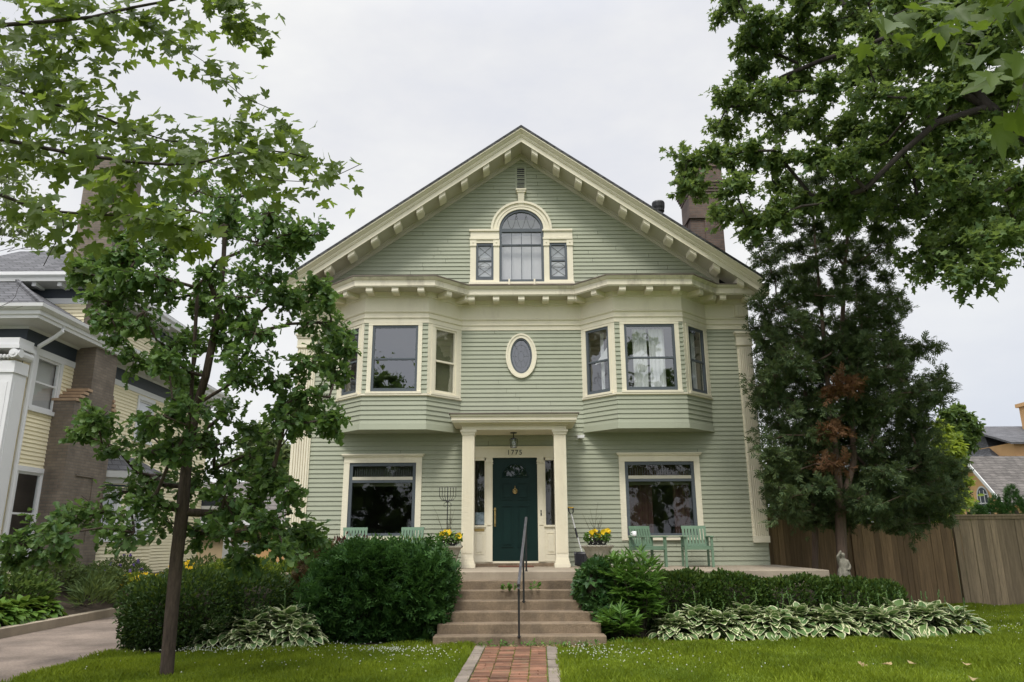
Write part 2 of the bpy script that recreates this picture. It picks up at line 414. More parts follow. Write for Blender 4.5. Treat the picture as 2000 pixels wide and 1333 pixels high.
T_MAPLE = half_leaf([(0, 0), (.16, -.07), (.40, -.04), (.33, .09), (.30, .17), (.47, .24), (.66, .40), (.66, .58), (.50, .55), (.40, .60), (.22, .46), (.25, .66), (.17, .74), (.13, .86), (0, 1.05)])
T_MAPLE2 = half_leaf([(0, 0), (.40, .0), (.28, .18), (.64, .52), (.24, .48), (.18, .74), (0, 1.05)])
T_OAK = half_leaf([(0, 0), (.07, .08), (.20, .20), (.09, .30), (.30, .44), (.16, .54), (.40, .70), (.27, .80), (.20, .94), (0, 1)], .3, .25)
T_OVATE = half_leaf([(0, 0), (.20, .2), (.26, .45), (.16, .78), (0, 1)], .3, .25)
T_LANCE = half_leaf([(0, 0), (.09, .25), (.10, .55), (0, 1)], .3, .3)
T_NEEDLE = half_leaf([(0, 0), (.06, .3), (0, 1)], .2, .1)
def spray(nf=5, w=.045, spread=.75, seed=0):
    r = random.Random(seed); V = []; Fc = []
    def finger(x0, y0, a, L):
        k = len(V); dx, dy = math.sin(a), math.cos(a); px, py = dy*w, -dx*w; zz = r.uniform(-.12, .12)
        V.extend([(x0, y0, 0), (x0+dx*L*.6+px, y0+dy*L*.6+py, zz*.5), (x0+dx*L, y0+dy*L, zz), (x0+dx*L*.6-px, y0+dy*L*.6-py, zz*.5)])
        Fc.append((k, k+1, k+2, k+3))
    finger(0, 0, 0, 1)
    for i in range(nf-1):
        t = .12+.6*i/max(1, nf-2); finger(0, t, (spread if i % 2 else -spread)*r.uniform(.7, 1.2), (.62-.4*t)*r.uniform(.8, 1.2))
    return (V, Fc)
T_SPRAY = spray(6, .07); T_SPRAY2 = spray(7, .075, .95, 3)

def rand_dirs(n): return norm(RNG.normal(size=(n, 3)))

class Skeleton:
    def __init__(s): s.p = []; s.par = []; s.w = []
    def line(s, pts, parent=-1):
        ids = []
        for p in pts:
            s.p.append(np.array(p, float)); s.par.append(parent); s.w.append(0.); parent = len(s.p)-1; ids.append(parent)
        return ids
    def reach(s, q, step=.35, lift=.15, jit=.06, limit=None, slope=.35, zmin=-9):
        q = np.array(q, float); P = np.array(s.p if limit is None else s.p[:limit])
        d = q-P; L = np.linalg.norm(d, axis=1)+1e-6; h = np.linalg.norm(d[:, :2], axis=1)
        cost = L*(1+1.6*np.clip((slope*h-d[:, 2])/L, 0, 2))
        cost = cost+np.where(P[:, 2] < zmin, 99., 0.)   # no limbs from the bare foot of the trunk
        j = int(np.argmin(cost)); a = s.p[j]; L = np.linalg.norm(q-a)
        m = max(1, int(L/step)); c = (a+q)/2+np.array((0, 0, lift*L))*(-1 if False else 1)+RNG.normal(size=3)*jit*L
        par = j; 
        for i in range(1, m+1):
            t = i/m; p = (1-t)**2*a+2*t*(1-t)*c+t*t*q
            if i < m: p = p+RNG.normal(size=3)*jit*.25*L/m
            s.p.append(p); s.par.append(par); s.w.append(0.); par = len(s.p)-1
        return par
    def radii(s, tip, power, rmax=None):
        n = len(s.p); w = [0.]*n
        ch = [0]*n
        for i in range(n):
            if s.par[i] >= 0: ch[s.par[i]] += 1
        for i in range(n-1, -1, -1):
            if ch[i] == 0: w[i] += 1
            w[i] += s.w[i]
            if s.par[i] >= 0: w[s.par[i]] += w[i]
        r = [tip*(x**power) for x in w]
        if rmax: 
            k = rmax/max(r); r = [max(tip*.7, x*k) if k < 1 else x for x in r]
        return r
    def mesh(s, name, mat, r, parent=None, n=6, flare=None):
        V = []; L = []; T = []
        P = np.array(s.p); par = s.par
        ang = np.arange(n)*2*math.pi/n
        for i in range(len(P)):
            j = par[i]
            if j < 0: continue
            a, b = P[j], P[i]; d = b-a; l = np.linalg.norm(d)
            if l < 1e-5: continue
            d /= l; x = np.cross(d, (0, 0, 1.)) if abs(d[2]) < .9 else np.cross(d, (1., 0, 0)); x /= np.linalg.norm(x); y = np.cross(d, x)
            ring = np.cos(ang)[:, None]*x+np.sin(ang)[:, None]*y
            ra, rb = min(r[j], r[i]*1.25 if par[i] != i-1 else r[j]), r[i]
            k = len(V)*n
            V.append(a-d*ra*.2+ring*ra); V.append(b+ring*rb)
            for q in range(n): L += [k+q, k+(q+1) % n, k+n+(q+1) % n, k+n+q]; T.append(4)
        return np_mesh(name, np.concatenate(V), L, T, mat, None, parent)
def leaf_clump(lv, sk, tipnode, centre, rad, ntw, nl, size, tmpl, droop=.4, twig=True, flat=.6, mi=0, up=1.0, szvar=.35):
    """twigs radiating through a clump, leaves along each twig"""
    c = np.array(centre, float)
    for t in range(ntw):
        dirv = RNG.normal(size=3); dirv[2] = dirv[2]*flat+.1; dirv /= np.linalg.norm(dirv)
        L = rad*RNG.uniform(.55, 1.1); e = c+dirv*L+np.array((0, 0, -droop*.15*L))
        if sk is not None and twig: sk.line([c+(e-c)*.6, e], tipnode)
        ts = RNG.uniform(.25, 1.05, nl)
        P = c+(e-c)*ts[:, None]+RNG.normal(size=(nl, 3))*rad*.10
        D = dirv*.5+RNG.normal(size=(nl, 3))*.6+np.array((0, 0, -droop))
        N = RNG.normal(size=(nl, 3))*.55+np.array((0, 0, up))
        lv.scatter(tmpl, P, N, D, size*RNG.uniform(1-szvar, 1+szvar, nl), mi)
def inpoly(x, y, poly):
    ins = False; n = len(poly); j = n-1
    for i in range(n):
        xi, yi = poly[i]; xj, yj = poly[j]
        if (yi > y) != (yj > y) and x < (xj-xi)*(y-yi)/(yj-yi)+xi: ins = not ins
        j = i
    return ins
def fill_poly(poly, spacing, rnd, tries=6000, dens=None):
    xs = [p[0] for p in poly]; ys = [p[1] for p in poly]; out = []
    for _ in range(tries):
        x, y = rnd.uniform(min(xs), max(xs)), rnd.uniform(min(ys), max(ys))
        if not inpoly(x, y, poly): continue
        s = spacing*(dens(x, y) if dens else 1)
        if all((x-a)**2+(y-b)**2 > s*s for a, b in out): out.append((x, y))
    return out
# ------------------------------------------------------------------ the green house (front wall plane y=17)
WY = 17.0; XC = .25; WL, WR = -5.03, 5.64; FZ = 1.02   # porch floor level
SL = .708; APEX = 11.05                                # roof pitch, soffit height at the ridge
house = thing('green_house', 'sage green clapboard house with cream trim, front gable and two upper bay windows', 'house', (XC, WY, FZ))
FW = frame((WL, WY), (WR, WY))
def fu(x): return x-WL
BAYS = [[(-4.08, WY), (-3.37, 16.32), (-1.92, 16.32), (-1.21, WY)], [(1.65, WY), (2.35, 16.32), (3.90, 16.32), (4.62, WY)]]
PLAN = [(WL-.42, WY), *BAYS[0], *BAYS[1], (WR+.42, WY)]
Z_CB, Z_CT = 7.13, 7.37                                # cornice underside / edge top

wins1 = [(-3.70, -2.19, 1.69, 3.29), (2.54, 4.11, 1.66, 3.29)]
ARC = (.245, 8.975, .545); OV = (.215, 5.775, .27, .445)
holes = [(fu(a), fu(b), c, d) for a, b, c, d in wins1]
holes += [(fu(b[0][0])+.03, fu(b[3][0])-.03, 3.97, 7.12) for b in BAYS]
holes += [(fu(-.90), fu(.98), 1.0, 3.62)]
z = OV[1]-OV[3]
while z < OV[1]+OV[3]-.01:
    zm = z+.02; hw = (OV[2]+.02)*math.sqrt(max(0, 1-((zm-OV[1])/(OV[3]+.02))**2)); holes.append((fu(OV[0]-hw), fu(OV[0]+hw), z, z+.04)); z += .04
ghole = [(fu(-.30), fu(.79), 7.62, 8.98), (fu(-.87), fu(-.44), 7.66, 8.64), (fu(.92), fu(1.36), 7.66, 8.64)]
z = 8.98
while z < 8.975+.63:
    hw = math.sqrt(max(0, .63**2-(z+.02-8.975)**2)); ghole.append((fu(ARC[0]-hw), fu(ARC[0]+hw), z, z+.04)); z += .04
w = MB()
clap(w, FW, FZ, 6.42, .102, 0, WR-WL, holes)
gl = lambda q: fu(max(WL, XC-(APEX-.10-q)/SL)); gh = lambda q: fu(min(WR, XC+(APEX-.10-q)/SL))
clap(w, FW, 7.42, APEX-.12, .102, gl, gh, ghole)
w.build('wall', M['siding'], house)
s = MB()
s.box(WL-.02, WL+.1, WY+.01, 27, FZ-.6, 7.6); s.box(WR-.1, WR+.02, WY+.01, 27, FZ-.6, 7.6); s.box(WL, WR, 26.9, 27, FZ-.6, 7.6)
s.build('wall', M['siding'], house)
s = MB(); s.box(WL+.1, WR-.1, WY+.25, 26.9, 3.84, 3.94); s.box(WL+.1, WR-.1, WY+.2, 26.9, 7.0, 7.1); s.box(WL+.1, WR-.1, WY+.3, 26.9, .9, 1.0)
s.box(WL+.1, WR-.1, 21.0, 21.1, 1.0, 7.0); s.box(-.6, -.5, 18.2, 21, 1.0, 7.0)
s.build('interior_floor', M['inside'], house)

# roof
XE = 5.52
rf = MB()
for sg in (-1, 1):
    def q(dx, y, h): return (XC+sg*dx, y, APEX-SL*dx+h)
    rf.hexa([q(0, 16.20, .31), q(XE+.1, 16.20, .31), q(XE+.1, 27.5, .31), q(0, 27.5, .31), q(0, 16.20, .37), q(XE+.1, 16.20, .37), q(XE+.1, 27.5, .37), q(0, 27.5, .37)])
rf.build('roof', M['shingle'], house)
# rake boards and soffit: profile swept along each slope, mitred at the ridge
PROF = [(16.98, .0), (16.36, .0), (16.36, .135), (16.335, .135), (16.335, .155), (16.32, .165), (16.32, .20), (16.27, .235), (16.25, .26), (16.215, .275), (16.215, .31)]
for sg in (-1, 1):
    rk = MB(); V = []
    for dx in (0, XE+.05):
        for y, h in PROF: V.append((XC+sg*dx, y, APEX-SL*dx+h))
    n = len(PROF)
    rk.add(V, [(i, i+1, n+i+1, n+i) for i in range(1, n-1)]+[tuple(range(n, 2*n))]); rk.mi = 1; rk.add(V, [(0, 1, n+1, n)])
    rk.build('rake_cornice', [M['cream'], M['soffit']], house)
    fz = MB()
    for y0, h0, h1 in ((16.965, -.15, 0), (16.945, -.055, 0)):
        P = []
        for dx in (0, XE-.75): P += [(XC+sg*dx, y0, APEX-SL*dx+h0), (XC+sg*dx, WY, APEX-SL*dx+h0), (XC+sg*dx, WY, APEX-SL*dx+h1), (XC+sg*dx, y0, APEX-SL*dx+h1)]
        fz.hexa([P[0], P[4], P[5], P[1], P[3], P[7], P[6], P[2]])
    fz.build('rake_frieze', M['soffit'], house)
def bracket_mesh():
    b = MB(); pr = [(-.02, 0), (-.02, -.085), (.01, -.115), (.05, -.125), (.10, -.10), (.34, -.10), (.34, 0)]
    b.prism([(-.075, y, z) for y, z in pr], (0, 0, 0), (.15, 0, 0))
    return b
br0 = None
for sg in (-1, 1):
    for k in range(10):
        dx = .33+.531*k
        b = MB()
        pr = [(16.40, 0), (16.40, -.085), (16.43, -.12), (16.48, -.13), (16.53, -.10), (16.80, -.10), (16.80, 0)]
        V = []
        for e in (-.075, .075):
            for y, h in pr: V.append((XC+sg*(dx+e), y, APEX-SL*(dx+e)+h))
        n = len(pr)
        b.add(V, [tuple(range(n)), tuple(range(n, 2*n))[::-1]]+[(i, (i+1) % n, n+(i+1) % n, n+i) for i in range(n)])
        b.build('rake_bracket', M['cream'], house)

# cornice between gable and upper storey
cn = MB()
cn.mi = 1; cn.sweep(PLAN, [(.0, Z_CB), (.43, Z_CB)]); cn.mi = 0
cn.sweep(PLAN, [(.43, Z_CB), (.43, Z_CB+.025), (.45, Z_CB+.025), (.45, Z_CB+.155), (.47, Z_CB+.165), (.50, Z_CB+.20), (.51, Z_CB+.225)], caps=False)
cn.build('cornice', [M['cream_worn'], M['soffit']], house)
rs = MB(); rs.sweep(PLAN, [(.49, Z_CB+.226), (.53, Z_CB+.226), (.53, Z_CB+.25), (.0, Z_CB+.40)])
rs.build('cornice_roof', M['flash'], house)
fr = MB()
fr.sweep([(WL, WY)]+PLAN[1:-1]+[(WR, WY)], [(.0, 6.40), (.03, 6.40), (.03, 6.505), (.055, 6.515), (.055, 6.545), (.025, 6.555), (.025, 6.635), (.05, 6.645), (.06, 6.675), (.03, 6.69), (.018, 6.70), (.018, 7.0), (.05, 7.02), (.05, 7.06), (.08, Z_CB)])
fr.build('frieze', M['cream'], house)
def modillion(F, u, L=.34):
    b = MB(); V = []
    pr = [(.06, 0), (.06, -.10), (.30, -.10), (.34, -.125), (.39, -.115), (.41, -.08), (.41, 0)]
    for e in (-.075, .075):
        for d, h in pr: V.append(F(u+e, d, Z_CB+h))
    n = len(pr)
    b.add(V, [tuple(range(n)), tuple(range(n, 2*n))[::-1]]+[(i, (i+1) % n, n+(i+1) % n, n+i) for i in range(n)])
    b.build('cornice_bracket', M['cream'], house)
mods = {1: [.17, .72], 2: [.14, .725, 1.31], 3: [.28, .83], 4: [.26, .84, 1.435, 2.01, 2.60], 5: [.13, .72], 6: [.16, .775, 1.39], 7: [.26, .80], 0: [.75], 8: [.35, .95]}
for i, us in mods.items():
    F = frame(PLAN[i], PLAN[i+1])
    for u in us: modillion(F, u)

# bays
def poly_face(mb, pts, z): mb.add([(x, y, z) for x, y in pts], [tuple(range(len(pts)))])
def dh_window(F, u0, u1, z0, z1, cw=.09, sash='sash', curtain=None, double=True, sill=True, head=0., glass='glass', cwr=None, sw=.055, depth=.03):
    """double-hung window: casing > sash, pane, curtain"""
    c = MB(); cwr = cw if cwr is None else cwr
    c.fbox(F, u0-cw, u0, -.10, depth, z0, z1); c.fbox(F, u1, u1+cwr, -.10, depth, z0, z1)
    c.fbox(F, u0-cw, u1+cwr, -.10, depth+.004, z1, z1+.05+head)
    if sill: c.fbox(F, u0-cw-.01, u1+cwr+.01, -.10, .06, z0-.05, z0)
    o = c.build('window', M['cream'], house)
    f = MB(); zm = z0+(z1-z0)*.49
    f.fbox(F, u0, u0+sw, -.045, .012, z0, z1); f.fbox(F, u1-sw, u1, -.045, .012, z0, z1)
    f.fbox(F, u0+sw, u1-sw, -.045, .010, z0, z0+sw*1.5); f.fbox(F, u0+sw, u1-sw, -.045, .010, z1-sw, z1)
    if double: f.fbox(F, u0+sw, u1-sw, -.05, .004, zm-.018, zm+.022)
    f.build('sash', M[sash], o)
    p = MB()
    if double:
        p.fquad(F, u0+sw, u1-sw, -.015, zm, z1-sw); p.fquad(F, u0+sw, u1-sw, -.030, z0+sw, zm)
    else: p.fquad(F, u0+sw, u1-sw, -.02, z0+sw, z1-sw)
    p.build('pane', M[glass], o)
    if curtain: curtain(F, u0+sw, u1-sw, z0+sw, z1-sw, o)
    return o
def sheet(F, u0, u1, z0, z1, d, mat, parent, name='curtain', amp=.02, wl=.09, sag=None):
    n = max(8, int((u1-u0)/.018)); mb = MB(); V = []
    for i in range(n+1):
        u = u0+(u1-u0)*i/n; a = amp*math.sin(2*math.pi*u/wl+.6*math.sin(u*9))
        b = z0 if sag is None else sag(i/n)
        V += [F(u, d+a, b), F(u, d+a*.6, z1)]
    mb.add(V, [(2*i, 2*i+2, 2*i+3, 2*i+1) for i in range(n)])
    mb.build(name, M[mat], parent, smooth=True)
def cur_white(F, a, b, c, d, o):
    w = b-a
    sheet(F, a+.16*w, a+.47*w, c, d, -.22, 'curtain', o); sheet(F, a+.52*w, a+.86*w, c, d, -.22, 'curtain', o)
def cur_swag(F, a, b, c, d, o):
    w = b-a; h = d-c
    sheet(F, a+.30*w, a+.50*w, c, d, -.25, 'curtain', o)
    sheet(F, a+.10*w, b, c, d, -.16, 'curtain', o, sag=lambda t: c+h*(.46+.02*math.sin(9*t)) if t > .2 else c+h*.47, amp=.012) if False else None
    mb = MB(); P = [F(a+.12*w, -.14, c+h*.47), F(b, -.14, c+h*.53), F(b, -.14, d-.05), F(a+.86*w, -.15, d-.25*h), F(a+.5*w, -.15, c+h*.62)]
    mb.add(P, [(0, 1, 2, 3, 4)]); mb.build('curtain', M['curtain'], o)
def cur_side(F, a, b, c, d, o): sheet(F, b-.3*(b-a), b, c, d, -.2, 'curtain', o)
def shade_full(F, a, b, c, d, o):
    m = MB(); m.fquad(F, a-.02, b+.02, -.07, c-.02, d+.02); m.build('roller_shade', M['shade_olive'], o)

for bi, b in enumerate(BAYS):
    bay = MB()
    for i in range(3):
        F = frame(b[i], b[i+1])
        e0 = -.008 if i == 1 else (0 if i == 0 else -.008); e1 = F.L+(.008 if i == 1 else (.008 if i == 0 else 0))
        # skirt flares outward towards its foot
        clap(bay, F, 4.075, 4.70, .106, e0, e1)
        if i == 1: clap(bay, F, 4.76, 6.40, .106, e0, e1, [(.17, F.L-.17, 4.76, 6.36)])
    path = b
    bay.sweep(path, [(.0, 3.95), (.035, 3.95), (.022, 4.075), (.0, 4.08)])
    bay.mi = 1
    bay.sweep(path, [(.0, 4.70), (.03, 4.70), (.05, 4.715), (.05, 4.745), (.0, 4.762)])
    bay.mi = 0
    poly_face(bay, [(p[0], p[1]-.0) for p in b], 3.952)
    poly_face(bay, [b[0], b[1], b[2], b[3]], 7.0)
    o = bay.build('bay', [M['siding'], M['cream']], house)
    for i in (0, 2):   # casing boards that fill the side facets beside their windows
        F = frame(b[i], b[i+1])
        for u0, u1 in (((0, .10), (F.L-.11, F.L+.004)) if i == 0 else ((F.L-.10, F.L), (-.004, .11))):
            bay2 = MB(); bay2.fbox(F, u0, u1, -.03, .02, 4.762, 6.40); bay2.build('corner_board', M['cream'], o)
    Fs = [frame(b[i], b[i+1]) for i in range(3)]
    if bi == 0:
        dh_window(Fs[0], .19, Fs[0].L-.19, 4.80, 6.33, .09, curtain=shade_full if False else None)
        dh_window(Fs[1], .19, Fs[1].L-.22, 4.80, 6.345, .095)
        dh_window(Fs[2], .19, Fs[2].L-.16, 4.80, 6.34, .09, sash='cream', curtain=shade_full, cwr=.075, sw=.045)
    else:
        dh_window(Fs[0], .14, Fs[0].L-.17, 4.80, 6.34, .06, curtain=cur_swag)
        dh_window(Fs[1], .21, Fs[1].L-.19, 4.80, 6.345, .10, curtain=cur_white)
        dh_window(Fs[2], .19, Fs[2].L-.15, 4.80, 6.34, .09, curtain=cur_side)

# first-floor picture windows with transoms
for k, (a, b, c, d) in enumerate(wins1):
    F = FW; u0, u1 = fu(a), fu(b)
    cs = MB()
    cs.fbox(F, u0-.13, u0, -.12, .035, c-.10, d); cs.fbox(F, u1, u1+.13, -.12, .035, c-.10, d)
    cs.fbox(F, u0-.13, u1+.13, -.12, .04, d, d+.135); cs.fbox(F, u0-.16, u1+.16, -.02, .075, d+.135, d+.165); cs.fbox(F, u0-.18, u1+.18, -.02, .10, d+.165, d+.195)
    cs.fbox(F, u0-.001, u1+.001, -.12, .07, c-.10, c-.045)
    o = cs.build('picture_window', M['cream'], house)
    f = MB(); sw = .075
    f.fbox(F, u0, u0+sw, -.06, .015, c-.045, d); f.fbox(F, u1-sw, u1, -.06, .015, c-.045, d)
    f.fbox(F, u0+sw, u1-sw, -.06, .013, d-.075, d); f.fbox(F, u0+sw, u1-sw, -.06, .013, c-.045, c+.05)
    f.fbox(F, u0+sw, u1-sw, -.06, .012, 2.845, 2.905)
    f.build('sash', M['sash'], o)
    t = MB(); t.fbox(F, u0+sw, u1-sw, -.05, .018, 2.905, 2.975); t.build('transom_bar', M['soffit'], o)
    p = MB(); p.fquad(F, u0+sw, u1-sw, -.025, 2.975, d-.075); p.build('pane', M['glass_dark'], o)
    p = MB(); p.fquad(F, u0+sw, u1-sw, -.03, c+.05, 2.845); p.build('pane', M['glass_dark'], o)
    # leaded transom: close upright cames with arched heads
    tb = MB(); n = 26; w0, w1 = u0+sw, u1-sw
    for i in range(1, n):
        u = w0+(w1-w0)*i/n; tb.fbox(F, u-.004, u+.004, -.02, -.012, 2.975, d-.13-(0.03 if i % 2 else 0))
    tb.build('leaded_came', M['lead'], o)
    bl = MB(); bl.fquad(F, u0+sw, u1-sw, -.10, 2.77, 2.845); bl.build('roller_shade', M['shade_olive'], o)
    if k == 1:
        W = w1-w0
        sheet(F, w0, w0+.40*W, c, 2.80, -.30, 'curtain_red', o, amp=.03, wl=.12); sheet(F, w0+.74*W, w1, c, 2.80, -.30, 'curtain_red', o, amp=.03, wl=.12)
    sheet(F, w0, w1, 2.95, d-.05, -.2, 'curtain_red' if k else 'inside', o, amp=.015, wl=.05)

# gable: Palladian window
F = FW; cx, zc, r = fu(ARC[0]), ARC[1], ARC[2]
pw = MB()
def arc_ring(mb, r0, r1, d0, d1, n=36, a0=0., a1=math.pi):
    V = []; Fc = []
    for i in range(n+1):
        a = a0+(a1-a0)*i/n; c_, s_ = math.cos(a), math.sin(a)
        V += [F(cx+r0*c_, d0, zc+r0*s_), F(cx+r1*c_, d0, zc+r1*s_), F(cx+r1*c_, d1, zc+r1*s_), F(cx+r0*c_, d1, zc+r0*s_)]
    for i in range(n):
        k = 4*i
        for a, b in ((0, 1), (1, 2), (2, 3), (3, 0)): Fc.append((k+a, k+b, k+4+b, k+4+a))
    Fc += [(0, 1, 2, 3), (4*n, 4*n+1, 4*n+2, 4*n+3)]
    mb.add(V, Fc)
arc_ring(pw, .545, .70, -.10, .05); arc_ring(pw, .70, .755, -.02, .085); arc_ring(pw, .61, .625, .0, .062)
u_l, u_r = fu(-1.01), fu(1.50)
for (a, b) in ((u_l, fu(-.30)), (fu(.79), u_r)):
    pw.fbox(F, a, b, -.02, .05, 8.76, 8.93); pw.fbox(F, a-.03, b+.0, -.02, .085, 8.93, 8.975); pw.fbox(F, a-.02, b+.0, -.02, .07, 8.715, 8.76)
for a, b in ((u_l, fu(-.87)), (fu(-.44), fu(-.30)), (fu(.79), fu(.92)), (fu(1.36), u_r)):
    pw.fbox(F, a, b, -.10, .04, 7.60, 8.63); pw.fbox(F, a-.01, b+.01, -.02, .055, 8.57, 8.715); pw.fbox(F, a-.012, b+.012, -.02, .065, 8.545, 8.57)
    m_ = (a+b)/2; pw.fbox(F, m_-.018, m_+.018, .05, .068, 8.625, 8.66)
for a, b in ((fu(-.87), fu(-.44)), (fu(.92), fu(1.36))): pw.fbox(F, a, b, -.10, .04, 8.63, 8.715); pw.fbox(F, a, b, -.1, .05, 7.60, 7.66)
pw.fbox(F, u_l-.02, u_r+.02, -.02, .10, 7.545, 7.60)
for u in (fu(-.06), fu(.55)): pw.fbox(F, u-.02, u+.02, .10, .13, 7.52, 7.66)
pwo = pw.build('palladian_window', M['cream'], house)
ks = MB(); zt = 9.95; ks.hexa([F(cx-.06, .04, 9.53), F(cx+.06, .04, 9.53), F(cx+.06, -.0, 9.53), F(cx-.06, 0, 9.53), F(cx-.085, .12, zt), F(cx+.085, .12, zt), F(cx+.085, 0, zt), F(cx-.085, 0, zt)])
ks.fbox(F, cx-.11, cx+.11, 0, .14, zt, zt+.05); ks.fbox(F, cx-.13, cx+.13, 0, .16, zt+.05, zt+.085); ks.build('keystone', M['cream'], pwo)
sf = MB(); sw = .055; a, b = fu(-.30), fu(.79)
arc_ring(sf, .545-.06, .546, -.06, .02)
sf.fbox(F, a, a+.06, -.06, .02, 7.60, 8.975); sf.fbox(F, b-.06, b, -.06, .02, 7.60, 8.975); sf.fbox(F, a+.06, b-.06, -.06, .018, 7.60, 7.685)
sf.fbox(F, a+.06, b-.06, -.06, .022, 8.925, 9.01); sf.fbox(F, a+.06, b-.06, -.06, .018, 8.565, 8.60)
for k in (1, 2, 3):
    u = a+.06+(b-a-.12)*k/4; sf.fbox(F, u-.008, u+.008, -.05, .008, 7.685, 8.925)
for a_, b_ in ((fu(-.87), fu(-.44)), (fu(.92), fu(1.36))):
    sf.fbox(F, a_, a_+sw, -.06, .02, 7.66, 8.63); sf.fbox(F, b_-sw, b_, -.06, .02, 7.66, 8.63); sf.fbox(F, a_+sw, b_-sw, -.06, .018, 7.66, 7.76); sf.fbox(F, a_+sw, b_-sw, -.06, .018, 8.57, 8.63); sf.fbox(F, a_+sw, b_-sw, -.06, .014, 8.155, 8.195)
sf.build('sash', M['sash'], pwo)
tr = MB()   # interlaced tracery in the lunette, crossed leads in the side lights
rr = .485
for c0 in (-.5, 0, .5):
    for sg in (-1, 1):
        pts = []
        for i in range(9):
            t = i/8; x = c0*rr*1.0+sg*.24*rr*2*(t**.6)*(1 if True else 0)*.55; zz = .04+t*.40
            if x*x+zz*zz < (rr-.01)**2: pts.append(F(cx+x, -.012, zc+zz))
        if len(pts) > 2: tr.tube(pts, .006, 4)
for a_, b_ in ((fu(-.87)+sw, fu(-.44)-sw), (fu(.92)+sw, fu(1.36)-sw)):
    for z0_, z1_ in ((8.27, 8.55), (7.78, 8.02)):
        tr.tube([F(a_, -.012, z0_), F(b_, -.012, z1_)], .006, 4); tr.tube([F(b_, -.012, z0_), F(a_, -.012, z1_)], .006, 4)
    for zz in (8.255, 8.225, 8.035, 8.0): tr.tube([F(a_, -.012, zz), F(b_, -.012, zz)], .005, 4)
    m_ = (a_+b_)/2; tr.tube([F(a_, -.012, 8.03), F((a_+m_)/2, -.012, 8.10), F(m_, -.012, 8.13), F((b_+m_)/2, -.012, 8.10), F(b_, -.012, 8.03)], .005, 4)
tr.build('leaded_came', M['steel'], pwo)
p = MB(); V = [F(cx+.5*math.cos(t*math.pi/24), -.02, zc+.5*math.sin(t*math.pi/24)) for t in range(25)]; p.add(V, [tuple(range(25))])
p.fquad(F, a+.05, b-.05, -.025, 7.66, 8.95)
for a_, b_ in ((fu(-.87), fu(-.44)), (fu(.92), fu(1.36))): p.fquad(F, a_+sw, b_-sw, -.025, 7.7, 8.6)
p.build('pane', M['glass'], pwo)
sheet(F, a+.05, b-.05, 7.66, 8.6, -.16, 'blind', pwo, 'window_shade', .004, .3)
sheet(F, a+.05, b-.05, 8.6, 8.95, -.30, 'blind', pwo, 'window_shade', .004, .3)
for a_, b_ in ((fu(-.87), fu(-.44)), (fu(.92), fu(1.36))): sheet(F, a_, b_, 7.68, 8.62, -.14, 'curtain', pwo, 'window_shade', .003, .4)
sheet(F, a+.05, b-.05, 8.95, 9.5, -.55, 'curtain', pwo, 'window_shade', .003, .4)

# oval window
ov = MB(); cx, zc = fu(OV[0]), OV[1]
def oval_ring(mb, ra, rb, k0, k1, d0, d1, n=40):
    V = []; Fc = []
    for i in range(n):
        t = 2*math.pi*i/n; c_, s_ = math.cos(t), math.sin(t)
        V += [F(cx+(ra+k0)*c_, d0, zc+(rb+k0)*s_), F(cx+(ra+k0)*c_, d1, zc+(rb+k0)*s_), F(cx+(ra+k1)*c_, d1, zc+(rb+k1)*s_), F(cx+(ra+k1)*c_, d0, zc+(rb+k1)*s_)]
    for i in range(n):
        k = 4*i; k2 = 4*((i+1) % n)
        for q in range(4): Fc.append((k+q, k+(q+1) % 4, k2+(q+1) % 4, k2+q))
    mb.add(V, Fc)
oval_ring(ov, OV[2], OV[3], -.015, .085, -.08, .05); oval_ring(ov, OV[2], OV[3], .055, .095, -.01, .065)
ovo = ov.build('oval_window', M['cream'], house)
o2 = MB(); oval_ring(o2, OV[2], OV[3], -.055, -.014, -.06, .03); o2.build('sash', M['sash'], ovo)
o3 = MB(); o3.add([F(cx+(OV[2]-.04)*math.cos(t*math.pi/20), -.02, zc+(OV[3]-.04)*math.sin(t*math.pi/20)) for t in range(40)], [tuple(range(40))]); o3.build('pane', M['glass'], ovo)
o4 = MB()
for t in range(8):
    a_ = t*math.pi/4; o4.tube([F(cx+.07*math.cos(a_), -.014, zc+.12*math.sin(a_)), F(cx+.215*math.cos(a_), -.014, zc+.39*math.sin(a_))], .004, 4)
o4.tube([F(cx+.07*math.cos(t*math.pi/10), -.014, zc+.12*math.sin(t*math.pi/10)) for t in range(21)], .005, 4)
o4.tube([F(cx+.16*math.cos(t*math.pi/10), -.014, zc+.28*math.sin(t*math.pi/10)) for t in range(21)], .004, 4); o4.build('leaded_came', M['steel'], ovo)

# louvred vents
for (x0, x1, z0, z1, fr_) in ((.10, .385, 10.05, 10.72, .05), (-4.04+.02, -3.74, 7.52, 7.70, .03), (4.20, 4.50, 7.52, 7.72, .03)):
    v = MB(); v.fbox(F, fu(x0), fu(x1), -.02, .022, z0, z0+fr_); v.fbox(F, fu(x0), fu(x1), -.02, .022, z1-fr_, z1); v.fbox(F, fu(x0), fu(x0)+fr_, -.02, .024, z0, z1); v.fbox(F, fu(x1)-fr_, fu(x1), -.02, .024, z0, z1)
    o = v.build('gable_vent', M['siding'], house)
    b = MB(); b.fquad(F, fu(x0)+fr_, fu(x1)-fr_, .019, z0+fr_, z1-fr_); b.build('backing', M['black'], o)
    l = MB(); n = int((z1-z0-2*fr_)/.052)
    for i in range(n):
        zz = z0+fr_+.02+i*(z1-z0-2*fr_)/n; l.add([F(fu(x0)+fr_, .034, zz), F(fu(x1)-fr_, .034, zz), F(fu(x1)-fr_, .0205, zz+.026), F(fu(x0)+fr_, .0205, zz+.026)], [(0, 1, 2, 3)])
    l.build('louvre', M['siding'], o)

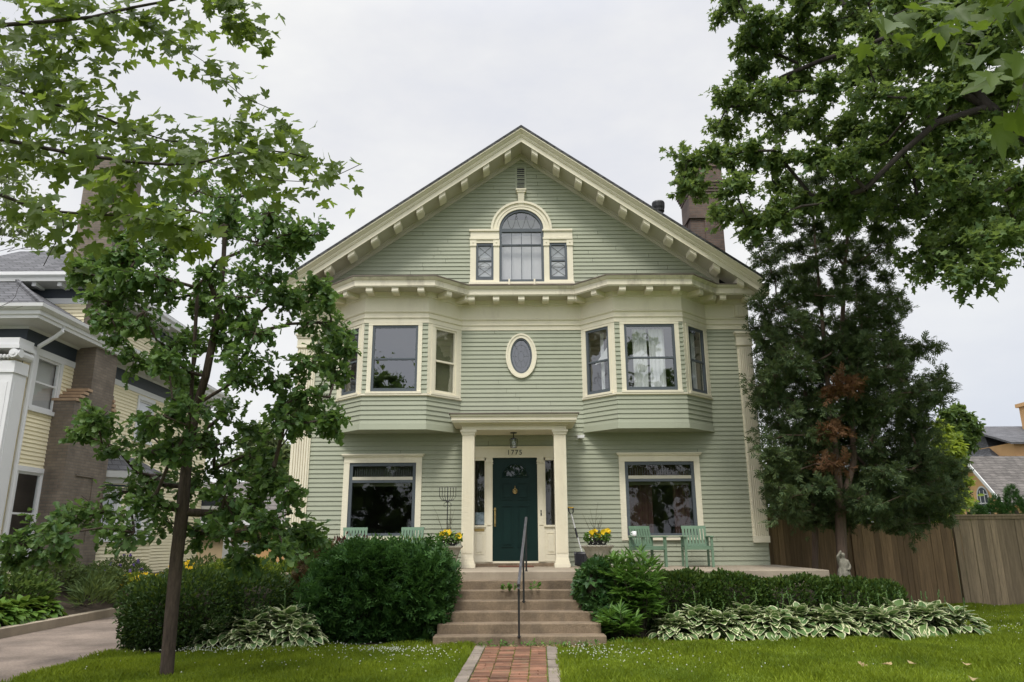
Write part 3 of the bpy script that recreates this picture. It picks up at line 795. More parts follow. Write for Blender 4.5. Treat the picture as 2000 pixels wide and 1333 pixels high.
# corner pilasters (fluted), capitals and stubs in the frieze band
for x0, x1 in ((WL-.03, -4.62), (5.31, 5.665)):
    p = MB(); p.box(x0, x1, 16.955, 17.05, 1.53, 6.02)
    n = 7
    for i in range(n):
        u = x0+.025+(x1-x0-.05)*(i+.0)/(n); wd = (x1-x0-.05)/n
        p.box(u+wd*.12, u+wd*.80, 16.925, 16.956, 1.64, 5.94)
    p.box(x0-.005, x1+.005, 16.92, 17.05, 1.50, 1.64)
    o = p.build('corner_pilaster', M['cream'], house)
    c = MB(); c.box(x0-.01, x1+.01, 16.915, 17.05, 6.02, 6.22); c.box(x0-.03, x1+.03, 16.89, 17.05, 6.22, 6.27); c.box(x0-.05, x1+.05, 16.86, 17.05, 6.27, 6.32); c.box(x0-.02, x1+.02, 16.905, 17.05, 5.99, 6.02)
    c.lathe([(.0, 0), (.05, .0), (.05, .02), (.03, .03), (0, .03)], (0, 0, 0), 12) if False else None
    c.build('capital', M['cream'], o)
    c = MB(); c.box(x0+.02, x1-.02, 16.93, 16.985, 6.70, 7.0)
    for i in range(5):
        u = x0+.03+(x1-x0-.06)*i/5; c.box(u+.01, u+.05, 16.915, 16.931, 6.72, 6.98)
    c.build('frieze_block', M['cream'], o)
bs = MB(); bs.box(WL-.02, WR+.02, 16.965, 17.0, FZ-.62, FZ+.0); bs.build('base_board', M['siding'], house)

# portico
pr = MB()
pr.box(-1.10, 1.17, 16.10, 16.985, 3.905, 4.03)         # architrave
pr.box(-1.30, 1.37, 15.93, 16.985, 4.045, 4.085)
pr.box(-1.32, 1.39, 15.90, 16.985, 4.085, 4.175); pr.box(-1.345, 1.415, 15.87, 16.985, 4.175, 4.215)
pr.box(-1.18, 1.25, 16.03, 16.985, 4.03, 4.046)
po = pr.build('portico_roof', M['cream'], house)
d = MB()
for i in range(52): x = -1.13+i*.0452; d.box(x, x+.026, 16.045, 16.10, 3.992, 4.029)
d.build('dentil_band', M['cream'], po)
d = MB(); d.box(-1.375, 1.445, 15.84, 16.985, 4.217, 4.240); d.build('roof_edge', M['flash'], po)
for x0, x1 in ((-1.105, -.815), (.885, 1.175)):
    c = MB(); c.box(x0+.015, x1-.015, 16.12, 16.39, 1.20, 3.86)
    n = 8
    for i in range(n):
        wd = (x1-x0-.06)/n; u = x0+.03+wd*i; c.box(u+.004, u+wd*.7, 16.105, 16.121, 1.32, 3.78)
    o = c.build('column', M['cream'], house)
    b = MB(); b.box(x0-.02, x1+.02, 16.085, 16.43, FZ+.003, 1.10); b.box(x0-.005, x1+.005, 16.10, 16.41, 1.10, 1.15); b.box(x0+.006, x1-.006, 16.11, 16.40, 1.15, 1.20); b.build('base', M['cream'], o)
    b = MB(); b.box(x0-.0, x1+.0, 16.10, 16.41, 3.80, 3.84); b.box(x0-.03, x1+.03, 16.075, 16.43, 3.86, 3.905); b.box(x0-.015, x1+.015, 16.09, 16.42, 3.84, 3.86); b.build('capital', M['cream'], o)
# entrance wall: transom board, narrow pilasters, sidelights, door
e = MB()
e.box(-.90, .98, 16.955, 17.08, 3.42, 3.63); e.box(-.90, .98, 16.94, 17.08, 3.60, 3.645); e.box(-.90, .98, 16.945, 17.08, 3.39, 3.42)
e.box(-.90, .98, 16.98, 17.12, FZ+.06, 1.13)
for x0, x1 in ((-.605, -.455), (.555, .705)):
    e.box(x0, x1, 16.95, 17.10, 1.12, 3.39); e.box(x0+.03, x1-.03, 16.935, 16.951, 1.9, 3.24)
    e.box(x0-.01, x1+.01, 16.93, 17.08, 3.29, 3.33); e.box(x0-.012, x1+.012, 16.925, 17.08, 3.25, 3.265)
e.build('door_surround', M['cream'], house)
s = MB(); s.box(-.92, 1.0, 16.86, 17.1, FZ+.002, FZ+.07); s.build('threshold', M['concrete'], house)
for k, (x0, x1) in enumerate(((-.885, -.606), (.706, .975))):
    s = MB(); s.box(x0, x1, 16.965, 17.08, 1.12, 1.86); s.box(x0-.02, x1, 16.93, 17.08, 1.86, 1.90); s.box(x0, x0+.03, 16.97, 17.07, 1.90, 3.39); s.box(x1-.03, x1, 16.97, 17.07, 1.90, 3.39); s.box(x0, x1, 16.97, 17.07, 3.33, 3.39)
    s.box(x0+.04, x1-.04, 16.955, 16.966, 1.28, 1.295); s.box(x0+.04, x1-.04, 16.955, 16.966, 1.72, 1.735); s.box(x0+.04, x0+.055, 16.955, 16.966, 1.295, 1.72); s.box(x1-.055, x1-.04, 16.955, 16.966, 1.295, 1.72)
    s.box(x0+.075, x1-.075, 16.952, 16.966, 1.33, 1.69)
    o = s.build('sidelight', M['cream'], house)
    p = MB(); p.add([(x0+.03, 17.01, 1.90), (x1-.03, 17.01, 1.90), (x1-.03, 17.01, 3.33), (x0+.03, 17.01, 3.33)], [(0, 1, 2, 3)]); p.build('pane', M['glass_dark'], o)
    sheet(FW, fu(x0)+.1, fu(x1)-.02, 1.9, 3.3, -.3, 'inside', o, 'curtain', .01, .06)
    if k == 0:
        m = MB(); m.box(x0+.02, x1-.03, 16.95, 16.965, 1.77, 1.83); m.build('mail_slot', M['brass'], o)
        m = MB(); m.box(x0+.045, x1-.035, 17.025, 17.03, 1.92, 2.18); m.build('window_notice', M['paper'], o)
    else:
        m = MB(); m.box(.615, .64, 16.925, 16.951, 2.10, 2.17); m.box(.615, .64, 16.925, 16.951, 2.18, 2.22); m.build('doorbell', M['black'], o)
D0, D1, DZ0, DZ1 = -.455, .555, 1.125, 3.385
d = MB()
def ring_rect(mb, x0, x1, z0, z1, y0, y1, w):
    mb.box(x0, x1, y0, y1, z0, z0+w); mb.box(x0, x1, y0, y1, z1-w, z1); mb.box(x0, x0+w, y0, y1, z0+w, z1-w); mb.box(x1-w, x1, y0, y1, z0+w, z1-w)
d.box(D0, D1, 17.0, 17.05, DZ0, DZ1)
for x0, x1 in ((D0+.19, D0+.46), (D1-.46, D1-.19)):
    for z0, z1 in ((1.43, 2.33), (2.45, 2.84)):
        ring_rect(d, x0, x1, z0, z1, 16.985, 17.001, .025); d.box(x0+.055, x1-.055, 16.985, 17.001, z0+.055, z1-.055)
do = d.build('door', M['door'], house)
dc = (D0+D1)/2
fl = MB(); fr2 = .29
def fan(t, rr): return (dc+rr*math.cos(t), 0, 2.96+rr*1.0*math.sin(t))
pts = [fan(t*math.pi/16, fr2) for t in range(17)]
fl.tube([(p[0], 16.993, p[2]) for p in pts], .014, 5); fl.tube([(dc-fr2-.01, 16.993, 2.96), (dc+fr2+.01, 16.993, 2.96)], .016, 5)
for t in (math.pi/4, math.pi/2, 3*math.pi/4): p = fan(t, fr2); fl.tube([(dc, 16.994, 2.96), (p[0], 16.994, p[2])], .012, 5)
fl.build('fanlight', M['door'], do)
p = MB(); p.add([(q[0], 16.997, q[2]) for q in pts], [tuple(range(17))]); p.build('fanlight_pane', M['glass_dark'], do)
k = MB(); k.lathe([(.0, 0), (.016, 0), (.016, .03), (0, .03)], (dc, 16.97, 2.585), 8); k.tube([(dc+.045*math.cos(t*math.pi/8), 16.975, 2.64+.05*math.sin(t*math.pi/8)) for t in range(17)], .011, 6); k.tube([(dc, 16.98, 2.70), (dc, 16.98, 2.76)], .008, 6); k.lathe([(0, -.02), (.035, -.02), (.035, .02), (0, .02)], (dc, 16.985, 2.64), 10)
k.build('knocker', M['brass'], do)
h = MB(); h.box(D0+.035, D0+.075, 16.985, 17.0, 1.87, 2.28); h.lathe([(0, 0), (.03, .005), (.03, .03), (0, .04)], (D0+.055, 16.965, 2.22), 10); h.tube([(D0+.055, 16.97, 2.10), (D0+.055, 16.93, 2.07), (D0+.055, 16.93, 1.93), (D0+.055, 16.97, 1.90)], .012, 6); h.build('handle', M['brass'], do)

# house numbers
def text_obj(name, txt, size, x, y, z, mat, parent, ext=.006):
    cu = bpy.data.curves.new(name, 'FONT'); cu.body = txt; cu.size = size; cu.extrude = ext; cu.align_x = 'CENTER'; cu.space_character = 1.18
    tmp = bpy.data.objects.new(name, cu); COL.objects.link(tmp)
    bpy.context.view_layer.update()
    me = bpy.data.meshes.new_from_object(tmp); bpy.data.objects.remove(tmp)
    me.transform(Matrix.Translation((x, y, z)) @ Matrix.Rotation(R(90), 4, 'X'))
    me.transform(Matrix.Translation(-wloc(parent))); me.materials.clear(); me.materials.append(mat)
    return link(name, me, parent)
text_obj('house_number', '1775', .155, .045, 16.948, 3.455, M['black'], house)
text_obj('house_number', '1773', .135, -4.865, 16.918, 2.37, M['black'], house)

# chimney, vent pipe, flood lamp
c = MB(); c.box(4.86, 5.74, 18.6, 19.5, 7.0, 10.75)
c.box(5.24, 5.38, 18.57, 18.61, 8.5, 10.0); c.box(4.83, 4.87, 18.95, 19.15, 8.5, 10.0)
c.box(4.81, 5.79, 18.54, 19.56, 9.98, 10.06); c.box(4.84, 5.76, 18.57, 19.53, 10.06, 10.14)
for i in range(5): c.box(4.84-.025*i, 5.76+.025*i, 18.58-.025*i, 19.52+.025*i, 10.70+.08*i, 10.78+.08*i+.001)
c.box(4.80, 5.80, 18.54, 19.56, 11.10, 11.50); c.box(4.76, 5.84, 18.50, 19.60, 11.50, 11.60)
o = c.build('chimney', M['brick'], house)
c = MB(); c.box(4.74, 5.86, 18.48, 19.62, 11.60, 11.66); c.build('chimney_cap', M['concrete'], o)
v = MB(); v.lathe([(.12, 8.0), (.12, 10.12), (.155, 10.14), (.155, 10.20), (.17, 10.26), (.175, 10.38), (.16, 10.42), (.0, 10.43)], (3.99, 18.5, 0), 18); v.build('vent_pipe', M['black'], house, smooth=False)
fl = MB(); fl.box(1.50, 1.60, 16.90, 16.985, 3.82, 3.86); fl.prism([(1.47, 16.78, 3.80), (1.47, 16.90, 3.80), (1.47, 16.90, 3.86), (1.47, 16.80, 3.87)], (0, 0, 0), (.16, 0, .01)); fl.build('flood_lamp', M['white_grey'], house)

# ------------------------------------------------------------------ porch, steps, rail
p = MB(); p.box(-4.55, 5.85, 14.35, 17.2, .55, FZ); p.box(-4.5, 5.8, 14.42, 17.2, -.2, .55)
po = p.build('concrete_porch', M['concrete_light'], None, bevel=.012, origin=(.6, 15.7, 0))
tag(po, 'long low concrete porch slab along the front of the green house', 'porch')
steps = thing('concrete_steps', 'wide weathered concrete steps leading up to the dark green front door', 'steps', (.05, 13.3, 0))
SZ, ST = FZ/7, .35
for i in range(1, 8):
    zt = FZ-SZ*i+.004; y0 = 14.35-ST*i
    if zt < .01: break
    xl, xr = (-1.12, 1.16) if i <= 3 else (-1.22, 1.40)
    s = MB(); s.box(xl+(0 if i < 6 else -.03), xr+(0 if i < 6 else .04), y0, y0+ST+.02, -.1, zt-.0)
    s.build('step', M['concrete'], steps, bevel=.012)
s = MB(); s.prism([(-1.125, 14.34, FZ-.10), (-1.125, 14.34, 0), (-1.125, 13.20, 0), (-1.125, 13.20, .52)], (0, 0, 0), (-.14, 0, 0)); s.build('cheek_wall', M['concrete'], steps, bevel=.01)
rail = thing('handrail', 'black iron handrail standing in the middle of the concrete steps', 'handrail', (.15, 13.3, .4))
P = [(.085, 12.20, FZ-SZ*6), (.175, 13.20, FZ-SZ*3.0-.0), (.245, 14.45, FZ)]
tops = [(.085, 12.16, .93), (.175, 13.20, 1.40), (.255, 14.62, 1.995)]
r = MB()
d_ = np.array(tops[2])-np.array(tops[0])
r.prism([tuple(np.array(tops[0])+np.array(o)) for o in ((-.022, 0, -.02), (.022, 0, -.02), (.022, 0, .02), (-.022, 0, .02))], (0, 0, 0), tuple(d_))
r.tube([np.array(tops[0])+np.array((0, .02, .0)), np.array(tops[0])+np.array((0, -.03, -.02)), np.array(tops[0])+np.array((0, -.04, -.06)), np.array(tops[0])+np.array((0, -.01, -.08))], [.022, .03, .026, .016], 8)
r.build('rail', M['rail'], rail)
for (x, y, z0), t in zip(P, (.92, 1.36, 1.92)):
    q = MB(); q.tube([(x, y, z0-.02), (x, y, t)], .017, 8); q.lathe([(.0, 0), (.03, 0), (.03, .012), (0, .014)], (x, y, z0), 10); q.build('post', M['iron'], rail)
# ------------------------------------------------------------------ ground, lawn, beds, drive, path
def sheet_obj(name, poly, z, mat, kind='structure'):
    m = MB(); m.add([(x, y, z) for x, y in poly], [tuple(range(len(poly)))]); return tag(m.build(name, mat), kind=kind)
M['lawn'] = surf('lawn_turf', (.12, .17, .025), .95, .25, 1.3, 50, dirt=(.09, .075, .04), dirt_amt=.35)
M['far_ground'] = surf('far_ground', (.08, .10, .035), .95, .3, .4, 20)
g = MB(); g.box(-260, 260, -60, 400, -1.0, -.012); tag(g.build('ground', M['far_ground']), kind='structure')
BED_FRONT = [(-5.9, 11.65), (-5.0, 11.7), (-4.2, 12.15), (-3.4, 12.3), (-1.3, 12.45)]
sheet_obj('lawn', [(-5.98, -8), (30, -8), (30, 19.6), (-5.98, 19.6)], 0.0, M['lawn'])
sheet_obj('garden_bed', [(-5.95, 11.85), (-5.0, 11.8), (-4.4, 12.35), (-3.4, 12.5), (-1.25, 12.55), (-1.25, 14.4), (-5.95, 17.5)], .004, M['soil'])
sheet_obj('garden_bed', [(1.42, 12.45), (2.2, 12.7), (3.0, 12.85), (5.0, 12.95), (7.0, 13.1), (8.0, 13.3), (8.1, 14.2), (9.5, 18.9), (5.9, 19.4), (5.9, 14.4), (1.25, 14.4)], .004, M['soil'])
sheet_obj('driveway', [(-8.75, -8), (-6.0, -8), (-6.0, 9.6), (-6.02, 30), (-8.75, 30)], .006, M['drive'])
tag(MB().box(-8.95, -8.75, -2, 22, -.05, .17).build('kerb', M['concrete_light'], bevel=.01), kind='structure')
b = MB(); b.add([(-8.95, -2, .13), (-8.95, 24, .15), (-10.6, 24, .75), (-10.6, 12, .75), (-14, 12, .6), (-14, -2, .4)], [(0, 1, 2, 3, 4, 5)][::-1])
tag(b.build('raised_bed_soil', M['soil']), kind='structure')

def path_cx(y): return -.065+(y-9.35)*.0345
bp = MB(); rnd = random.Random(3)
y = 12.22
while y > 4.5:
    for c in range(4):
        cx = path_cx(y)-.46+.115+.23*c
        j = lambda: rnd.uniform(-.004, .004)
        if rnd.random() < .22 and y-.105 > 4.5:
            for k in (-1, 1): bp.box(cx-.056+k*.056+j()+.004, cx+.056+k*.056+j()-.004, y-.100, y-.003, -.05, .022+rnd.uniform(-.006, .006))
        else:
            bp.box(cx-.110+j(), cx+.110+j(), y-.100+j()*.5, y-.003, -.05, .022+rnd.uniform(-.006, .006))
    y -= .105
pb = bp.build('brick_path', M['pavers'], bevel=.004); tag(pb, kind='structure')
ed = MB(); y = 12.2
while y > 4.5:
    for sg in (-1, 1):
        x0 = path_cx(y)+sg*.545; ed.box(x0-.075, x0+.075, y-.195, y-.004, -.05, .03+rnd.uniform(-.006, .008))
    y -= .2
tag(ed.build('path_edging', M['edging'], bevel=.005), kind='structure')
# ------------------------------------------------------------------ porch furniture and small things
def make_chair():
    t = thing('garden_chair', 'x', 'chair', (0, 0, 0)); W, D = .27, .25
    m = M['chair']
    s = MB()
    for i in range(6): y = -D+.01+i*.083; s.box(-W+.02, W-.02, y, y+.068, .40, .422)
    s.box(-W, W, -D-.02, -D+.005, .35, .40); s.build('seat', m, t)
    b = MB()
    def bk(x0, x1, z0, z1, o=0):
        def yy(z): return .20+(z-.40)*.22
        b.hexa([(x0, yy(z0)-.011+o, z0), (x1, yy(z0)-.011+o, z0), (x1, yy(z0)+.011+o, z0), (x0, yy(z0)+.011+o, z0), (x0, yy(z1)-.011+o, z1), (x1, yy(z1)-.011+o, z1), (x1, yy(z1)+.011+o, z1), (x0, yy(z1)+.011+o, z1)])
    bk(-W+.01, W-.01, .775, .84, .003); bk(-W+.01, W-.01, .42, .47, .003)
    for i in range(8): x = -W+.02+i*.0655; bk(x, x+.047, .44, .80)
    b.build('backrest', m, t)
    for sg in (-1, 1):
        l = MB(); l.box(sg*W-.024, sg*W+.024, -D-.03, -D+.025, 0, .60); l.build('leg', m, t)
        l = MB(); l.hexa([(sg*W-.022, .22, 0), (sg*W+.022, .22, 0), (sg*W+.022, .27, 0), (sg*W-.022, .27, 0), (sg*W-.022, .21, .62), (sg*W+.022, .21, .62), (sg*W+.022, .26, .62), (sg*W-.022, .26, .62)]); l.build('leg', m, t)
        a = MB(); a.box(sg*W-.04, sg*W+.04, -D-.06, .27, .60, .625); a.build('armrest', m, t, bevel=.006)
        r = MB(); r.box(sg*W-.012, sg*W+.012, -D+.02, .23, .34, .40); r.build('side_rail', m, t)
    return t
ch = make_chair()
spots = [((2.84, 16.25, FZ), 24, 'sage green slatted armchair turned sideways with a white mug on its arm'),
         ((3.87, 16.2, FZ), -4, 'sage green slatted armchair facing forward, right of the one with a mug'),
         ((-3.36, 16.2, FZ), 8, 'sage green slatted chair back half hidden behind purple-leaved shrub'),
         ((-2.23, 16.2, FZ), -14, 'sage green slatted chair back rising above the big clipped arborvitae')]
for i, (p, a, lb) in enumerate(spots):
    o = ch if i == 0 else copy_tree(ch)
    o.location = p; o.rotation_euler.z = R(a); tag(o, lb, 'chair', 'green slatted chairs on the porch')
mg = thing('mug', 'white mug standing on the arm of the turned green chair', 'mug', (2.54, 16.02, FZ+.627))
m = MB(); m.lathe([(.0, .0), (.04, .0), (.045, .02), (.045, .10), (.039, .10), (.036, .02), (0, .015)], (2.54, 16.02, FZ+.627), 16); m.build('cup', M['mug'], mg, smooth=True)
m = MB(); m.tube([(2.54-.04, 16.02, FZ+.71), (2.54-.075, 16.02, FZ+.70), (2.54-.075, 16.02, FZ+.66), (2.54-.04, 16.02, FZ+.645)], .007, 6); m.build('handle', M['mug'], mg)

u = thing('stone_urn', 'wide footed grey stone urn on a plinth beside the snow shovel', 'urn', (1.73, 15.75, FZ))
m = MB(); m.box(1.53, 1.93, 15.55, 15.95, FZ, FZ+.05); m.box(1.56, 1.90, 15.58, 15.92, FZ+.05, FZ+.11); m.build('plinth', M['stone'], u, bevel=.012)
m = MB(); m.lathe([(0, .11), (.20, .11), (.21, .14), (.17, .17), (.20, .20), (.235, .25), (.265, .34), (.30, .40), (.325, .425), (.325, .45), (.29, .455), (.26, .42), (0, .40)], (1.73, 15.75, FZ), 28); m.build('bowl', M['stone'], u, smooth=False)
for k in range(22):
    a = k*2*math.pi/22
    if k == 0: rim = MB()
    rim.lathe([(0, -.02), (.022, -.012), (.026, 0), (.022, .012), (0, .02)], (1.73+.315*math.cos(a), 15.75+.315*math.sin(a), FZ+.44), 6)
rim.build('rim_beading', M['stone'], u)
u2 = thing('stone_planter', 'tapered square stone planter left of the white portico column', 'planter', (-1.30, 15.75, FZ))
m = MB(); m.lathe([(0, 0), (.20, 0), (.20, .05), (.15, .06), (.31, .40), (.36, .42), (.36, .455), (.30, .455), (.28, .42), (0, .40)], (-1.30, 15.75, FZ), 4, rot=math.pi/4); m.build('bowl', M['stone'], u2, bevel=.008)

def blossom_mesh():
    lv = Leaves(); n = 5; a = np.arange(n)*2*math.pi/n
    D = np.stack([np.cos(a), np.sin(a), np.full(n, .25)], 1); lv.scatter(([(0, 0, 0), (.45, .5, .05), (.3, 1, .1), (-.3, 1, .1), (-.45, .5, .05)], [(0, 1, 2, 3, 4)]), np.zeros((n, 3)), np.tile((0, 0, 1.), (n, 1)), D, np.full(n, .045))
    return lv
def potted(name, label, c, nb, seed, wide):
    r = random.Random(seed); x, y, z = c
    t = thing(name, label, 'flower pot', c, 0, 'pots of yellow pansies')
    m = MB(); m.lathe([(0, 0), (.17, 0), (.205, .15), (.215, .15), (.215, .17), (.19, .17), (0, .14)], c, 20, 1.05, .9); m.build('pot', M['rubber'], t)
    lv = Leaves(); n = 420
    rr = .24*np.sqrt(RNG.uniform(0, 1, n)); a = RNG.uniform(0, 6.283, n)
    P = np.stack([x+rr*np.cos(a)*wide, y+rr*np.sin(a), z+.14+RNG.uniform(-.03, .17, n)*(1.15-rr*2.4)], 1)
    D = np.stack([np.cos(a), np.sin(a), RNG.normal(.2, .6, n)], 1); lv.scatter(T_OVATE, P, rand_dirs(n)+np.array((0, 0, 1)), D, RNG.uniform(.05, .10, n)); lv.build('foliage', LEAF['peony'], t)
    wl = Leaves(); n = 130; a = RNG.uniform(0, 6.283, n); rr = RNG.uniform(.17, .29, n)
    P = np.stack([x+rr*np.cos(a)*wide, y+rr*np.sin(a), z+.15+RNG.uniform(-.09, .08, n)], 1); wl.scatter(T_OVATE, P, rand_dirs(n), rand_dirs(n), RNG.uniform(.025, .045, n)); wl.build('trailing_flowers', LEAF['petal_white'], t)
    b0 = None
    for i in range(nb):
        px, pz = r.uniform(-.19, .19)*wide+.02, r.uniform(.18, .33); px = px+.03
        py = -r.uniform(.02, .20)
        if b0 is None: b0 = blossom_mesh().build('blossom', LEAF['petal_yellow']); b0.parent = t; o = b0
        else: o = b0.copy(); COL.objects.link(o); o.parent = t
        o.location = (px, py, pz); o.rotation_euler = (R(r.uniform(35, 85)), 0, R(r.uniform(-50, 50))); k = r.uniform(.9, 1.35); o.scale = (k, k, k)
    tw = MB()
    for i in range(7):
        a = r.uniform(-1, 1); L = r.uniform(.35, .75); p0 = np.array((x+r.uniform(-.08, .08), y, z+.15)); p = [p0]
        for k in range(4): p.append(p[-1]+np.array((a*.08+r.uniform(-.02, .02), r.uniform(-.02, .02), L/4)))
        tw.tube(p, [.006, .005, .004, .003, .002], 5)
        q = p[2]; tw.tube([q, q+np.array((a*.12+.03, 0, .12))], [.003, .0015], 4)
    tw.build('bare_twigs', M['twig'], t)
    return t
pot1 = potted('flower_pot', 'black pot of yellow pansies and bare twigs in the footed stone urn', (1.72, 15.72, FZ+.415), 16, 5, 1.0)
pot2 = potted('flower_pot', 'black pot of yellow pansies in square stone planter beside iron stake', (-1.33, 15.70, FZ+.415), 16, 8, 1.05)
st = MB(); sx, sy = -1.36, 15.78
st.tube([(sx, sy, FZ+.5), (sx, sy, 2.64)], .011, 6)
for sg in (-1, 1):
    for k, w_ in enumerate((.06, .115, .17)):
        st.tube([(sx, sy, 2.36), (sx+sg*w_*.7, sy, 2.40), (sx+sg*w_, sy, 2.47), (sx+sg*w_, sy, 2.63)], .007, 5)
        st.lathe([(0, -.02), (.014, 0), (0, .025)], (sx+sg*w_, sy, 2.64), 6)
    st.tube([(sx, sy, 2.36), (sx+sg*.07, sy, 2.33), (sx+sg*.08, sy, 2.27), (sx+sg*.05, sy, 2.25), (sx+sg*.03, sy, 2.28)], .006, 5)
st.lathe([(0, -.02), (.016, 0), (0, .03)], (sx, sy, 2.65), 6); st.lathe([(0, -.03), (.03, 0), (0, .03)], (sx, sy, 2.36), 8)
tag(st.build('garden_stake', M['black'], None, origin=(sx, sy, FZ+.5)), 'black iron candelabra-shaped stake rising from the square planter', 'garden stake')

sh = thing('snow_shovel', 'black snow shovel with yellow grip leaning beside the portico column', 'shovel', (1.46, 16.3, FZ))
m = MB(); m.tube([(1.275, 16.62, 2.12), (1.36, 16.52, 1.75), (1.475, 16.38, 1.28)], .016, 8); m.build('shaft', M['white_grey'], sh)
m = MB(); m.tube([(1.345, 16.53, 1.82), (1.385, 16.48, 1.62)], .021, 8); m.build('foam_grip', M['rubber'], sh)
m = MB(); m.tube([(1.21, 16.64, 2.27), (1.225, 16.63, 2.18), (1.275, 16.62, 2.10), (1.32, 16.63, 2.17), (1.32, 16.64, 2.26)], .015, 7); m.build('grip', M['rubber'], sh)
m = MB(); m.tube([(1.205, 16.64, 2.265), (1.325, 16.64, 2.255)], .017, 8); m.build('grip_bar', M['yellow_plastic'], sh)
V = []; nx, nz = 8, 6
for j in range(nz+1):
    for i in range(nx+1):
        a = i/nx-.5; b = j/nz
        V.append((1.465+a*(.36-.02*b)+.02*(1-b), 16.34+.10*(1-b)**2*0-.05*(1-b)-.10*(abs(a)**2)*2+.03, FZ+.012+.30*b+.035*(1-b)*(abs(a)*2)**2))
m = MB(); m.add(V, [(j*(nx+1)+i, j*(nx+1)+i+1, (j+1)*(nx+1)+i+1, (j+1)*(nx+1)+i) for j in range(nz) for i in range(nx)])
o = m.build('blade', M['rubber'], sh, smooth=True); sm = o.modifiers.new('solid', 'SOLIDIFY'); sm.thickness = .012
m = MB(); m.tube([(1.475, 16.345, 1.28), (1.465, 16.315, 1.10)], .02, 6); m.build('rib', M['rubber'], sh)

tag(MB().box(-.32, .44, 16.45, 16.86, FZ+.004, FZ+.025).build('doormat', M['mat'], None, origin=(.06, 16.6, FZ), bevel=.006), 'flat rust red doormat in front of the dark green door', 'doormat')
lt = thing('hanging_lantern', 'clear glass lantern hanging from the portico ceiling above the door', 'lantern', (.025, 16.55, 3.9))
m = MB(); m.lathe([(0, 3.905), (.075, 3.905), (.07, 3.885), (.012, 3.88), (.012, 3.80), (.03, 3.79), (.085, 3.765), (.09, 3.755), (0, 3.755)], (.025, 16.55, 0), 8); m.build('canopy', M['black'], lt)
m = MB()
for k in range(6):
    a = k*math.pi/3; m.tube([(.025+.085*math.cos(a), 16.55+.085*math.sin(a), 3.757), (.025+.07*math.cos(a), 16.55+.07*math.sin(a), 3.57)], .0045, 4)
m.tube([(.025+.07*math.cos(a*math.pi/6), 16.55+.07*math.sin(a*math.pi/6), 3.57) for a in range(13)], .0045, 4); m.build('cage', M['black'], lt)
m = MB(); m.lathe([(.08, 3.755), (.066, 3.572)], (.025, 16.55, 0), 6); m.f = m.f[:-2]; m.m = m.m[:-2]; m.build('lantern_glass', M['glass'], lt)
m = MB(); m.lathe([(0, 3.60), (.02, 3.61), (.03, 3.64), (.022, 3.68), (.012, 3.70), (.012, 3.755), (0, 3.755)], (.025, 16.55, 0), 10); m.build('bulb', M['mug'], lt, smooth=True)
tag(MB().lathe([(0, 0), (.06, .0), (.075, .03), (.05, .06), (0, .07)], (-1.16, 14.75, FZ), 10).build('stone', M['stone'], None, origin=(-1.16, 14.75, FZ), smooth=True), 'small rounded stone on the porch at the top of the steps', 'stone')

# left end of the porch: low wall with planter, blue tub
lw = MB(); lw.box(-6.0, -4.52, 16.2, 16.75, -.1, .90); lw.box(-6.05, -4.50, 16.15, 16.8, .90, .95)
tag(lw.build('garden_wall', M['concrete_light'], None, bevel=.01, origin=(-5.2, 16.4, 0)), 'low concrete wall carrying a planter, left of the green house', 'wall')
pt = thing('flower_planter', 'pale round planter with wilted trailing plants on the low wall', 'planter', (-5.8, 16.45, .95))
m = MB(); m.lathe([(0, 0), (.20, 0), (.25, .24), (.275, .25), (.275, .31), (.24, .31), (0, .26)], (-5.8, 16.45, .95), 20); m.build('tub', M['stone'], pt)
lv = Leaves(); n = 240; a = RNG.uniform(0, 6.28, n); rr = RNG.uniform(.05, .3, n)
lv.scatter(T_OVATE, np.stack([-5.8+rr*np.cos(a), 16.45+rr*np.sin(a), 1.22+RNG.uniform(-.18, .12, n)], 1), rand_dirs(n), rand_dirs(n), RNG.uniform(.04, .09, n)); lv.build('trailing_plant', LEAF['limeperennial'], pt)
tag(MB().lathe([(0, 0), (.2, 0), (.24, .05), (.24, .11), (0, .13)], (-4.95, 16.1, FZ), 16, 1.2, 1).build('tub_lid', M['blue'], None, origin=(-4.95, 16.1, FZ)), 'bright blue plastic lid at the left end of the porch', 'lid')

# garden statue: a draped child figure on a block
sg_ = thing('garden_statue', 'weathered pale stone statue of a draped figure in front of the fence', 'statue', (6.10, 14.3, 0))
m = MB(); m.lathe([(0, 0), (.16, 0), (.16, .12), (.12, .16), (.12, .60), (.15, .64), (.15, .70), (0, .70)], (6.10, 14.3, 0), 4, rot=.6); m.build('pedestal', M['statue'], sg_)
def skin_obj(name, pts, edges, radii, mat, parent, sub=2):
    me = bpy.data.meshes.new(name); me.from_pydata(pts, edges, []); o = bpy.data.objects.new(name, me); COL.objects.link(o)
    s = o.modifiers.new('skin', 'SKIN')
    for v, r_ in zip(me.skin_vertices[0].data, radii): v.radius = (r_, r_)
    me.skin_vertices[0].data[0].use_root = True
    ss = o.modifiers.new('sub', 'SUBSURF'); ss.levels = sub; ss.render_levels = sub
    dg = bpy.context.evaluated_depsgraph_get(); m2 = bpy.data.meshes.new_from_object(o.evaluated_get(dg)); bpy.data.objects.remove(o)
    m2.transform(Matrix.Translation(-wloc(parent))); m2.materials.clear(); m2.materials.append(mat)
    for p_ in m2.polygons: p_.use_smooth = True
    return link(name, m2, parent)
X, Y0, Z = 6.10, 14.3, .70
